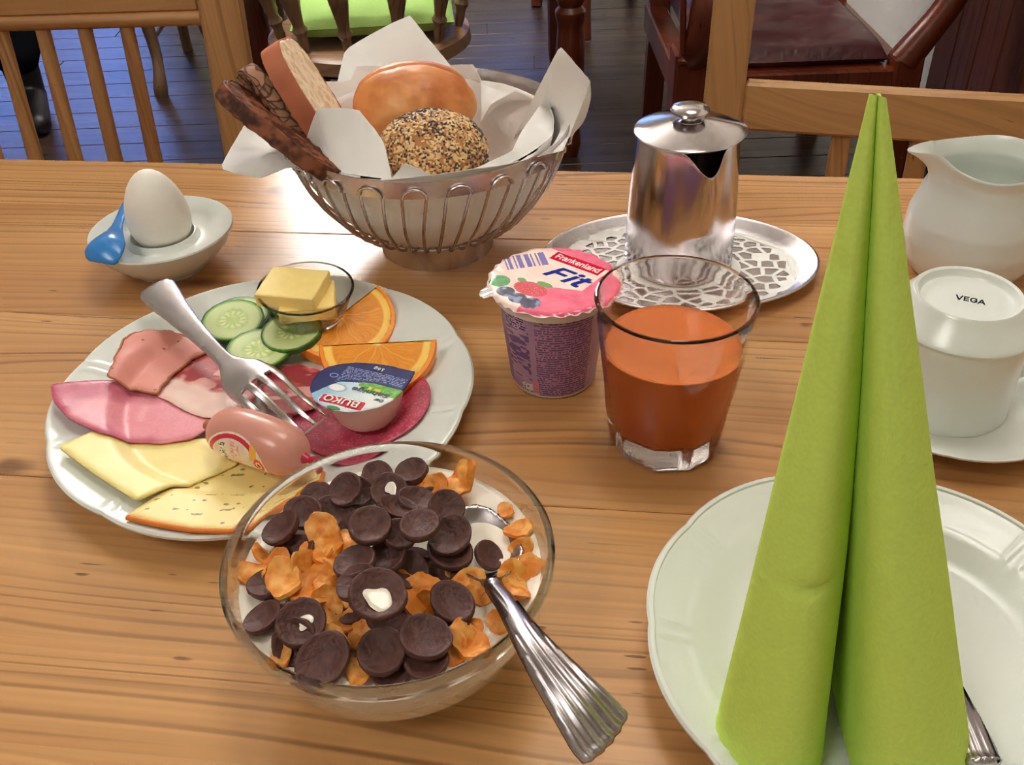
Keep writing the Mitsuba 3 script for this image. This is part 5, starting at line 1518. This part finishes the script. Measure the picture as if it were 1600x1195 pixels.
single('doily', dm, 'mat_doily', 'white paper lace doily lying on the oval steel tray', 'doily', smooth=False)

POT = np.array([0.1165, 0.5790]); PB, PT, PH = 0.0365, 0.0322, 0.0925
SPA = math.radians(-78)
pot = thing('coffee_pot', 'small polished steel coffee pot with lid and spout, standing on the doily', 'coffee pot')


def potf(th, r, z):
    d = (th - SPA + np.pi) % (2 * np.pi) - np.pi
    t = np.clip((z - 0.022) / (PH - 0.022), 0, 1)
    w = np.exp(-(d / 0.27) ** 2)
    groove = np.exp(-(d / 0.14) ** 2)
    r2_ = r + np.where(r > 0.02, 0.0085 * w * (0.35 * np.clip(t * 5, 0, 1) ** 2 + 0.65 * t ** 1.5), 0)
    # rim dips in a V at the spout
    z2 = z - np.where(z > PH - 0.022, np.clip((z - (PH - 0.022)) / 0.022, 0, 1) * 0.0135 * np.exp(-(d / 0.28) ** 2), 0)
    return r2_, z2


zz = np.linspace(0.004, PH, 26)
pout = [(0, 0.0), (PB - 0.003, 0.0), (PB - 0.0005, 0.0012)] + [(PB + 0.0008 * math.sin(math.pi * z / PH) - (PB - PT) * (z / PH), z) for z in zz]
pin = [(r - 0.0011, z) for r, z in pout[::-1][:-3]] + [(PB - 0.004, 0.003), (0, 0.003)]
part(pot, 'body', lathe(pout + [(PT - 0.0004, PH + 0.0004)] + pin, 120, potf, (*POT, 0.003)), 'mat_steel', 50)


def lidf(th, r, z):
    d = (th - math.radians(-4) + np.pi) % (2 * np.pi) - np.pi
    e = np.exp(-(d / 0.42) ** 2) * np.clip(r / 0.03, 0, 1) ** 2
    return r * (1 + 0.09 * e), z + 0.0012 * e


lz = 0.003 + PH + 0.0006
part(pot, 'lid', lathe([(0, lz + 0.0085), (0.006, lz + 0.0083), (0.013, lz + 0.0072), (0.022, lz + 0.0048), (0.029, lz + 0.0024), (0.0335, lz + 0.0010), (0.0342, lz + 0.0002), (0.0338, lz - 0.0004), (0.030, lz), (0, lz + 0.001)], 96, lidf, (*POT, 0)), 'mat_steel', 50, label='polished domed lid')
part(pot, 'knob', lathe([(0, lz + 0.006), (0.0095, lz + 0.0063), (0.0092, lz + 0.0082), (0.0055, lz + 0.0086), (0.005, lz + 0.0098), (0.0075, lz + 0.0108), (0.0115, lz + 0.0124), (0.0122, lz + 0.0140), (0.0105, lz + 0.0162), (0.006, lz + 0.0174), (0, lz + 0.0177)], 48, at=(*POT, 0)), 'mat_steel', 40)
hb = math.radians(100)
hp = [(POT[0] + r * math.cos(hb), POT[1] + r * math.sin(hb), z) for r, z in ((0.033, 0.082), (0.045, 0.083), (0.054, 0.073), (0.055, 0.052), (0.047, 0.033), (0.0355, 0.027))]
part(pot, 'handle', tube(spl(hp, 40), 0.0034, 12), 'mat_steel')

# ---------------------------------------------------------------- green napkin folded to a standing cone
AP = np.array((0.105, 0.262, 0.2402))
base = np.array([[0.1153, 0.2179], [0.1106, 0.2018], [0.1029, 0.1888], [0.0917, 0.182], [0.0821, 0.1852], [0.0748, 0.195], [0.0713, 0.2039], [0.0773, 0.2223], [0.0941, 0.2394], [0.1178, 0.2509], [0.1397, 0.2532], [0.1574, 0.2428], [0.1661, 0.2244], [0.1659, 0.2035], [0.1628, 0.1907], [0.153, 0.1777], [0.1396, 0.1689], [0.1277, 0.1698], [0.1213, 0.1794], [0.1203, 0.1932], [0.121, 0.2094], [0.1225, 0.2248], [0.1243, 0.2381]])
s_ = np.r_[0, np.cumsum(np.linalg.norm(np.diff(base, axis=0), axis=1))]
bq = CubicSpline(s_, base)(np.linspace(0, s_[-1], 200))
tops = []
nb = len(bq)
zt_ = np.linspace(0, 1, 90)
cen_ = bq.mean(0)
inner_n = 0.0
vn = np.empty((nb, 90, 3))
for i, t in enumerate(zt_):
    k_ = (1 - t) * 1.0 + 0.035 * t
    pxy = AP[:2] + (bq - AP[:2]) * (1 - t) + (bq - cen_) * 0.045 * t
    vn[:, i, :2] = pxy
    vn[:, i, 2] = 0.010 + (AP[2] - 0.010) * t
# the left leaf rolls over the valley a little; soft dents
arcl = np.linspace(0, 1, nb)
roll = np.exp(-(arcl / 0.05) ** 2)[:, None] * (np.sin(np.pi * np.clip(zt_, 0, 1)) ** 1.0)[None] * 0.0035
vn[..., 0] += roll
dn1 = np.exp(-((arcl[:, None] - 0.13) / 0.05) ** 2 - ((zt_[None] - 0.36) / 0.008) ** 2) * 0.0022 + np.exp(-((arcl[:, None] - 0.17) / 0.04) ** 2 - ((zt_[None] - 0.80) / 0.012) ** 2) * 0.0014
vn[..., 1] += dn1
vn[..., 2] += 0.004 * np.exp(-((zt_[None] - 1) / 0.02) ** 2) * np.sin(arcl * 9)[:, None] * 0.3
vn += (meshkit.fbm(vn.reshape(-1, 3) * 16, 2, 4).reshape(nb, 90, 1) - 0.5) * 0.0012 * np.sin(np.pi * zt_)[None, :, None]
food('mat_green_napkin', tex(lambda p, n, uv: C(170, 204, 58) * (0.96 + 0.08 * noise(p.x * 900, p.y * 900, p.z * 900))), 0.9, 0.15, None)
scene['mat_green_napkin'] = {'type': 'twosided', 'bsdf': {'type': 'bumpmap', 'scale': 0.0002, 'arbitrary': tex(lambda p, n, uv: voronoi(p.x * 520 + p.y * 130, p.z * 520 + p.y * 200)[0], 4e-4), 'bsdf': {'type': 'diffuse', 'reflectance': tex(lambda p, n, uv: C(198, 224, 108) * (0.96 + 0.08 * noise(p.x * 900, p.y * 900, p.z * 900)))}}}
nm = solidify(vn.reshape(-1, 3), gridf(nb, 90), 0.0007)
single('green_napkin', nm, 'mat_green_napkin', 'lime green paper napkin folded into a tall standing cone on the empty plate', 'napkin', smooth=40)

# ---------------------------------------------------------------- creamer jug
JG = np.array([0.3045, 0.5600]); JGR = 0.0425
jg = thing('milk_jug', 'white china milk jug with a pinched spout, behind the upturned cup', 'jug')
jprof = [(0, 0.0), (0.030, 0.0), (0.034, 0.002), (0.0395, 0.012), (0.0425, 0.026), (0.0415, 0.040), (0.0375, 0.054), (0.0335, 0.064), (0.0325, 0.071), (0.0345, 0.0775), (0.0360, 0.080), (0.0356, 0.0815), (0.0345, 0.0812), (0.0322, 0.076), (0.0300, 0.070), (0.0312, 0.063), (0.035, 0.054), (0.039, 0.040), (0.040, 0.026), (0.037, 0.012), (0.030, 0.005), (0, 0.005)]
js = lerp_path([(r, 0, z) for r, z in jprof], 110)[:, [0, 2]]
SJ = math.radians(176)


def jugf(th, r, z):
    d = (th - SJ + np.pi) % (2 * np.pi) - np.pi
    t = np.clip((z - 0.052) / 0.03, 0, 1)
    sp = np.exp(-(d / 0.22) ** 2)
    wide = np.exp(-(d / 0.6) ** 2)
    r2_ = r + t ** 3.0 * 0.0155 * np.exp(-(d / 0.19) ** 2) + t ** 1.2 * (0.002 * sp + 0.002 * wide)
    z2 = z + t ** 2 * (0.0085 * np.exp(-(d / 0.45) ** 2) - 0.0035 * np.exp(-((np.abs(d) - 1.35) / 0.6) ** 2)) - 0.0055 * np.exp(-(d / 0.2) ** 2) * t ** 4
    return r2_, z2


part(jg, 'body', lathe(np.array(js), 140, jugf, (*JG, 0)), 'mat_china', 40)
ha = math.radians(-4)
hp = [(JG[0] + r * math.cos(ha), JG[1] + r * math.sin(ha), z) for r, z in ((0.035, 0.072), (0.050, 0.076), (0.060, 0.064), (0.060, 0.045), (0.052, 0.03), (0.0405, 0.024))]
part(jg, 'handle', tube(spl(hp, 40), 0.0045, 12), 'mat_china')

# ---------------------------------------------------------------- upturned cup on its saucer
CC = np.array([0.2345, 0.4165])
sp_ = [(0, 0.0045), (0.026, 0.0045), (0.028, 0.006), (0.030, 0.0063), (0.034, 0.006), (0.045, 0.0085), (0.056, 0.0128), (0.0612, 0.0152), (0.0624, 0.0150), (0.0622, 0.0138), (0.057, 0.0105), (0.045, 0.005), (0.036, 0.0018), (0.034, 0.0), (0.031, 0.0), (0.030, 0.002), (0, 0.0022)]


def saucf(th, r, z):
    w = np.clip((r - 0.04) / 0.02, 0, 1)
    return r * (1 + 0.010 * w * (np.abs(np.cos(th * 4)) ** 0.6 - 0.6)), z


single('saucer', lathe(sp_, 160, saucf, (CC[0] + 0.006, CC[1] - 0.001, 0)), 'mat_china', 'white china saucer under the upturned cup', 'saucer', smooth=40)
cu = thing('cup', 'white china coffee cup standing upside down on its saucer', 'cup')
z0 = 0.0062
cp_ = [(0, 0.0635), (0.0225, 0.0632), (0.0235, 0.0642), (0.0245, 0.0668), (0.0262, 0.0674), (0.0275, 0.0662), (0.0286, 0.0640), (0.0318, 0.0605), (0.0352, 0.0565), (0.0372, 0.0545), (0.0377, 0.0532), (0.0370, 0.0518), (0.0352, 0.0500), (0.0347, 0.030), (0.0352, 0.012), (0.0356, 0.001), (0.0352, 0.0), (0.0344, 0.0004), (0.0338, 0.003), (0.033, 0.030), (0.0335, 0.0500), (0.0315, 0.056), (0.026, 0.060), (0, 0.0605)]
part(cu, 'body', lathe([(r, z + z0) for r, z in cp_], 120, None, (*CC, 0)), 'mat_china', 40)
hc_ = math.radians(8)
hp = [(CC[0] + r * math.cos(hc_), CC[1] + r * math.sin(hc_), z + z0) for r, z in ((0.034, 0.042), (0.047, 0.043), (0.056, 0.034), (0.055, 0.020), (0.046, 0.011), (0.0345, 0.010))]
part(cu, 'handle', tube(spl(hp, 40), 0.0038, 12), 'mat_china')
matte('mat_print_black', rgb(40, 42, 46))
vd = np.array((0.2425, 0.4172, 0.07)) - np.array((0.2301, 0.4236, 0.07)); vd[2] = 0
part(cu, 'lettering', text3('VEGA', 0.0042, np.array([*(CC - np.array([0.0062, -0.0005])), z0 + 0.06355]), vd, (0, 0, 1), 0.00012, True, length=0.0145), 'mat_print_black', False)

# ---------------------------------------------------------------- glass bowl, milk and cereal
BC, BR, BH = np.array([-0.0514, 0.2678]), 0.0660, 0.0600
gb = [(0, 0.0), (0.028, 0.0), (0.0325, 0.0006), (0.036, 0.003), (0.046, 0.0125), (0.0555, 0.026), (0.0615, 0.040), (0.0640, 0.050), (0.0648, 0.0535), (0.0656, 0.0545), (0.0661, 0.0560), (0.0662, 0.0582), (0.0657, 0.0596), (0.0646, 0.0602), (0.0636, 0.0598), (0.0628, 0.0585), (0.0612, 0.0530), (0.0590, 0.042), (0.0528, 0.028), (0.0435, 0.015), (0.033, 0.0065), (0.025, 0.0045), (0, 0.004)]
gbs = lerp_path([(r, 0, z) for r, z in gb], 90)[:, [0, 2]]
single('cereal_bowl', lathe(gbs, 128, None, (*BC, 0)), 'mat_glass', 'clear glass bowl of chocolate cereal and cornflakes in milk', 'bowl', smooth=40)
ML = 0.0490
inner = [(0, 0.0039), (0.025, 0.0044), (0.0332, 0.0064), (0.0437, 0.0148), (0.0530, 0.0278), (0.0592, 0.0418)]
riM = np.interp(ML, [0.042, 0.053], [0.0590, 0.0612])
mk = lathe(inner + [(riM + 0.0002, ML), (riM - 0.001, ML - 0.0003), (riM - 0.003, ML - 0.0008), (0.03, ML - 0.0008), (0, ML - 0.0008)], 128, None, (*BC, 0))
mat('mat_milk', {'type': 'principled', 'base_color': {'type': 'rgb', 'value': lin(240, 230, 214)}, 'roughness': 0.15, 'specular': 0.45})
single('milk', mk, 'mat_milk', 'white milk filling the glass cereal bowl', 'milk', smooth=35)

mat('mat_choco', {'type': 'bumpmap', 'scale': 0.0007, 'arbitrary': tex(lambda p, n, uv: fbm(p.x * 900, p.y * 900, p.z * 900, 3), 3e-4), 'bsdf': {'type': 'principled', 'base_color': tex(lambda p, n, uv: mix(C(98, 63, 56), C(62, 36, 34), fbm(p.x * 300, p.y * 300, p.z * 300, 3))), 'roughness': 0.55, 'specular': 0.35}})
choc = []
for sd_ in range(3):
    m = lathe([(0, -0.0004), (0.30, -0.0001), (0.55, 0.0006), (0.78, 0.0018), (0.90, 0.0025), (0.97, 0.0023), (1.0, 0.0012), (0.99, -0.0002), (0.90, -0.0014), (0.6, -0.0025), (0, -0.0029)], 40, None)
    v = np.array(m.vertices)
    v[:, :2] *= 0.0092
    ax = 1.0 + 0.08 * sd_
    v[:, 0] *= ax
    v[:, 2] += 0.0011 * ((v[:, 0] / 0.0092) ** 2) * (0.6 if sd_ == 1 else 0.1) - (0.0006 if sd_ == 1 else 0)
    v += (meshkit.fbm(v * 260 + sd_ * 5, 3, sd_)[:, None] - 0.5) * np.array([0.0012, 0.0012, 0.0012])
    m.vertices = v
    choc.append(mikit.ply(tidy(m), 'mat_choco', 50))
milk_drop = lathe([(0, 0.0014), (0.5, 0.0014), (0.8, 0.00135), (0.9, 0.0010), (0.5, 0.0004), (0, 0.0002)], 28)
v = np.array(milk_drop.vertices); v[:, :2] *= 0.0062 * (1 + 0.5 * (meshkit.noise(np.c_[v[:, :2] * 1.3, 0 * v[:, :1]], 6)[:, None] - 0.5)) * np.array([1.15, 0.85]); milk_drop.vertices = v
drop_d = mikit.ply(tidy(milk_drop), 'mat_milk', 50)
# (x, y, z, tilt to the right, tilt towards the viewer, size, milk inside)
CH = [(-0.0455, 0.3187, 0.0534, 0.1125, 0.1875, 0.86, 0), (-0.0611, 0.3187, 0.0521, -0.15, 0.075, 0.774, 0), (-0.0543, 0.3043, 0.0557, 0.0375, 0.225, 0.903, 0.62), (-0.0422, 0.2945, 0.0592, 0.375, 0.075, 0.86, 0), (-0.0486, 0.2863, 0.0634, 0.2625, -0.075, 0.817, 0), (-0.0727, 0.3046, 0.0573, -0.15, 0.375, 0.817, 0), (-0.0685, 0.3079, 0.0525, 0.15, 0.375, 0.774, 0), (-0.0859, 0.3058, 0.053, -0.075, 0.225, 0.774, 0), (-0.0892, 0.2926, 0.0563, -0.225, 0.15, 0.817, 0), (-0.0779, 0.2957, 0.053, 0.075, 0.15, 0.86, 0), (-0.0963, 0.2817, 0.0587, -0.525, 0.15, 0.86, 0), (-0.0915, 0.273, 0.0525, -0.075, 0.1125, 0.903, 0), (-0.0578, 0.2709, 0.0691, 0, 0.1875, 0.9632, 0), (-0.0673, 0.2845, 0.0543, -0.45, 0.075, 0.86, 0), (-0.0382, 0.2694, 0.0697, 0.075, 0.075, 0.86, 0), (-0.0295, 0.2924, 0.0564, 0.1875, 0.1875, 0.86, 0), (-0.027, 0.2726, 0.0604, 0.15, 0.2625, 0.946, 0), (-0.0273, 0.2682, 0.0558, 0.15, 0.225, 0.903, 0), (-0.0123, 0.2702, 0.0505, 0.675, 0.15, 0.731, 0), (-0.0417, 0.2704, 0.053, 0.225, -0.45, 0.731, 0), (-0.051, 0.2627, 0.0605, -0.075, 0.075, 0.903, 0), (-0.0431, 0.2589, 0.0559, 0.2625, 0.45, 0.86, 0), (-0.0303, 0.2594, 0.0512, 0.075, 0.225, 0.688, 0), (-0.0627, 0.2568, 0.0636, -0.45, -0.075, 0.903, 0), (-0.0988, 0.258, 0.0516, -0.45, 0.1125, 0.903, 0), (-0.0977, 0.2419, 0.0516, -0.1875, 0.075, 0.817, 0), (-0.0818, 0.2349, 0.0562, 0.075, 0.2625, 0.946, 0.55), (-0.0838, 0.2301, 0.0516, 0.0375, 0.525, 0.989, 0), (-0.0603, 0.2441, 0.0669, -0.525, 0.15, 0.946, 0), (-0.0514, 0.2345, 0.0707, 0.0375, 0.3, 1.032, 0.85), (-0.0499, 0.2392, 0.053, 0.1875, 0.225, 0.946, 0), (-0.0638, 0.2458, 0.0534, -0.45, 0.225, 0.86, 0), (-0.0257, 0.2424, 0.0558, 0.1125, 0.1125, 0.8772, 0), (-0.0259, 0.2373, 0.0512, 0.075, 0.2625, 0.86, 0), (-0.0347, 0.2247, 0.0581, 0.0375, 0.075, 0.946, 0), (-0.0504, 0.2211, 0.0558, -0.1125, 0.075, 0.903, 0), (-0.0343, 0.2179, 0.0535, 0.075, 0.1875, 0.903, 0), (-0.0475, 0.2171, 0.0512, 0.075, 0.225, 0.774, 0), (-0.0718, 0.2196, 0.0539, 0.0375, 0.1875, 1.032, 0), (-0.0468, 0.2697, 0.0651, 0.3, 0.225, 0.774, 0), (-0.0357, 0.301, 0.0525, 0.225, 0.225, 0.774, 0), (-0.0452, 0.2546, 0.0512, 0.225, 0.15, 0.602, 0)]
OWN = {2: 'chocolate cereal disc with a small pool of milk, at the far side of the bowl', 26: 'chocolate cereal disc with a little milk in it, at the near left of the bowl', 29: 'largest chocolate cereal disc with a big pool of milk, in the middle of the bowl',
       18: 'chocolate cereal disc half sunk in the milk beside the spoon bowl', 0: 'chocolate cereal disc farthest back in the bowl, nearest the lunch meat plate', 10: 'tilted chocolate cereal disc at the far left edge of the pile',
       15: 'chocolate cereal disc right of the pile, in front of the far cornflakes', 32: 'chocolate cereal disc on another one, left of the spoon handle', 38: 'big chocolate cereal disc at the near left, against the front glass'}
GRP = 'chocolate cereal discs in the bowl'
for i, (x, y, z, tx, ty_, s, mlk) in enumerate(CH):
    tx, ty_ = tx + rng.normal(0, 0.12), ty_ + rng.normal(0, 0.12)
    Rr = frame((tx, -ty_, 1.0)) @ rotz(rng.random() * 6.28) @ np.diag([1.0 + rng.normal(0, 0.05), 1.0 + rng.normal(0, 0.05), 1.0])
    lb = 'dark brown chocolate cereal disc without milk in its hollow, lying in the glass bowl'
    if i in OWN: lb = OWN[i]
    k = thing('chocolate_cereal', lb, 'cereal', None if i in OWN else GRP)
    Mt = T(M4(Rr, (x, y, z), s))
    scene[f'{k}__disc'] = {**choc[i % 3], 'to_world': Mt}
    if mlk:
        scene[f'{k}__milk_drop'] = {**drop_d, 'to_world': T(M4(Rr, (x, y, z), s) @ M4(None, (0.0012, -0.0015, 0.0), mlk))}

food('mat_flake', tex(lambda p, n, uv: mix(C(210, 122, 38), C(226, 164, 86), smoothstep(0.35, 0.7, fbm(p.x * 200, p.y * 200, p.z * 200, 4)))), 0.5, 0.35)
flakes = []
for sd_ in range(5):
    u, w = np.meshgrid(np.linspace(0, 1, 9), np.arange(28), indexing='ij')
    th = w / 28 * 2 * np.pi
    rim_ = 1 + 0.26 * (meshkit.fbm(np.stack([np.cos(th) * 1.6, np.sin(th) * 1.6, th * 0 + sd_ * 3.7], -1), 3, sd_) - 0.5) * 2
    x_, y_ = u * rim_ * np.cos(th) * 1.25, u * rim_ * np.sin(th) * 0.9
    z_ = 0.75 * (meshkit.fbm(np.stack([x_ * 1.1 + sd_ * 9, y_ * 1.1, x_ * 0], -1), 3, sd_ + 20) - 0.5) + 0.22 * x_ ** 2
    v = np.stack([x_, y_, z_], -1).reshape(-1, 3) * 0.0066
    f = []
    for a_ in range(8):
        for b_ in range(28):
            f.append([a_ * 28 + b_, (a_ + 1) * 28 + b_, (a_ + 1) * 28 + (b_ + 1) % 28, a_ * 28 + (b_ + 1) % 28])
    m = TM(v, f); m.merge_vertices(digits_vertex=8); m.update_faces(m.nondegenerate_faces())
    sm_ = solidify(np.array(m.vertices), np.array(m.faces), 0.0014)
    flakes.append(mikit.ply(tidy(sm_), 'mat_flake', 50))
FLK = [(-0.0243, 0.3094, 0.056, 1.25), (-0.0348, 0.306, 0.054, 0.9), (-0.0426, 0.3123, 0.052, 0.8), (-0.0777, 0.2767, 0.058, 1.25), (-0.0735, 0.2679, 0.056, 1.1), (-0.0711, 0.2752, 0.055, 0.9), (-0.0919, 0.2569, 0.056, 1.15), (-0.0815, 0.2616, 0.055, 1.2), (-0.0852, 0.254, 0.054, 1), (-0.0777, 0.2537, 0.054, 1.1), (-0.0717, 0.2556, 0.055, 1.1), (-0.074, 0.2453, 0.0525, 1), (-0.0882, 0.2462, 0.0515, 0.9), (-0.07, 0.2299, 0.051, 0.95), (-0.06, 0.2326, 0.0505, 0.8), (-0.04, 0.2492, 0.053, 1.2), (-0.0353, 0.2447, 0.051, 0.8), (-0.0206, 0.2537, 0.0515, 1.1), (-0.016, 0.2506, 0.05, 0.7), (-0.0027, 0.2553, 0.0515, 1.1), (0.0023, 0.2635, 0.0505, 0.85), (0.0016, 0.2752, 0.0498, 0.65), (0.0004, 0.2847, 0.0505, 0.85), (-0.0047, 0.2963, 0.0498, 0.6), (-0.0189, 0.2267, 0.0515, 1.1), (-0.0082, 0.237, 0.0498, 0.7), (-0.0182, 0.2336, 0.0496, 0.6), (-0.0247, 0.225, 0.0505, 0.8), (-0.0591, 0.2163, 0.0502, 0.75), (-0.1022, 0.2728, 0.0515, 0.8), (-0.1064, 0.2655, 0.0505, 0.8), (-0.0658, 0.2396, 0.0505, 0.8), (-0.0247, 0.2629, 0.0505, 0.6), (-0.0886, 0.2246, 0.0498, 0.7), (-0.081, 0.2714, 0.054, 0.9), (-0.0681, 0.2606, 0.054, 0.9), (-0.047, 0.2555, 0.053, 0.9), (-0.0173, 0.2988, 0.0494, 0.3), (-0.0975, 0.2689, 0.052, 0.8), (-0.0691, 0.2517, 0.053, 0.9)]
for i, (x, y, z, s) in enumerate(FLK):
    Rr = frame((rng.normal(0, 0.25), -0.1 + rng.normal(0, 0.25), 1.0)) @ rotz(rng.random() * 6.28)
    k = thing('cornflake', 'golden orange cornflake floating in the milk of the glass bowl', 'cornflake', 'cornflakes in the bowl')
    scene[k] = {**flakes[i % 5], 'to_world': T(M4(Rr, (x, y, z), s))}


# ---------------------------------------------------------------- spoons and knife with fanned handles
def fan_handle(s, t, w, s0, s1):
    """fluted handle: ridges that fan out towards the end, with a raised scalloped edge"""
    k = np.clip((s - s0) / (s1 - s0), 0, 1)
    q = t / np.maximum(w, 1e-4)
    return (0.0005 * np.cos(q * np.pi * 5) * np.clip(k / 0.25, 0, 1) + 0.0016 * np.clip(1 - q ** 2, 0, 1)) * (k > 0) + 0.0013 * np.exp(-((s - s1) / 0.0016) ** 2) + 0.0008 * np.exp(-((s - s0 - 0.003) / 0.0012) ** 2)


SP = [(-0.0247, 0.2945, 0.053), (-0.0174, 0.2811, 0.05), (-0.0118, 0.2616, 0.0535), (-0.0107, 0.2519, 0.057), (-0.0053, 0.2353, 0.0645), (0.0013, 0.2159, 0.0715), (0.0108, 0.1961, 0.0745), (0.0197, 0.1833, 0.0715), (0.0257, 0.1773, 0.0655)]
spp = spl(SP, 80)
SLN = np.linalg.norm(np.diff(spp, axis=0), axis=1).sum()
dsp = np.r_[0, np.cumsum(np.linalg.norm(np.diff(spp, axis=0), axis=1))]
sneck = dsp[np.argmin(np.linalg.norm(spp - np.array(SP[3]), axis=1))]
xa = np.array([0, 0.02, 0.06, 0.14, 0.26, 0.36, 0.44, 0.48]) * 0 + np.array([0, 0.03, 0.12, 0.35, 0.62, 0.85, 0.95, 1.0]) * sneck
xb = sneck + (SLN - sneck) * np.array([0.04, 0.2, 0.4, 0.6, 0.8, 0.95, 1.0])
SW = lambda s: np.interp(s, np.r_[xa, xb], [0.004, 0.0088, 0.0130, 0.0165, 0.0158, 0.0088, 0.0042, 0.0040, 0.0036, 0.0040, 0.0050, 0.0068, 0.0092, 0.0112, 0.0114])
ss = np.linspace(0, SLN, 110)
opl = Polygon(np.r_[np.c_[ss, SW(ss)], [(SLN + 0.0016, SW(SLN) * 0.6), (SLN + 0.0022, 0), (SLN + 0.0016, -SW(SLN) * 0.6)], np.c_[ss[::-1], -SW(ss[::-1])]])
spm = bent(opl, spp, 0.0016, (0.05, -0.15, 1), lambda s, t: np.where(s < sneck * 0.96, -0.0055 * np.clip(1 - (t / np.maximum(SW(s), 1e-4)) ** 2, 0, 1) * np.clip(np.sin(np.pi * np.clip(s / sneck, 0, 1)), 0, 1) ** 0.7, 0) + fan_handle(s, t, SW(s), sneck, SLN), 0.0011, 0.0007)
single('spoon', spm, 'mat_steel_worn', 'steel spoon with a fanned ribbed handle resting in the cereal bowl', 'spoon', smooth=55)
KP = [(0.157, 0.3318, 0.0095), (0.1606, 0.301, 0.0105), (0.1627, 0.2687, 0.0145), (0.1624, 0.2413, 0.02), (0.1626, 0.2176, 0.024), (0.162, 0.1978, 0.0255), (0.1616, 0.1877, 0.0255)]
kp = spl(KP, 60)
KLN = np.linalg.norm(np.diff(kp, axis=0), axis=1).sum()
KW = lambda s: np.interp(s / KLN, [0, 0.06, 0.3, 0.45, 0.6, 0.85, 0.96, 1.0], [0.002, 0.0065, 0.0075, 0.0045, 0.0042, 0.0055, 0.0066, 0.0064])
ss = np.linspace(0, KLN, 80)
kpl = Polygon(np.r_[np.c_[ss, KW(ss)], [(KLN + 0.0016, KW(KLN) * 0.5), (KLN + 0.0016, -KW(KLN) * 0.5)], np.c_[ss[::-1], -KW(ss[::-1])]])
single('knife', bent(kpl, kp, 0.0035, (0, 0, 1), lambda s, t: fan_handle(s, t, KW(s), KLN * 0.45, KLN), 0.0011, 0.0007), 'mat_steel_worn', 'steel cutlery with a ribbed handle end, lying on the empty plate behind the napkin', 'cutlery', smooth=55)
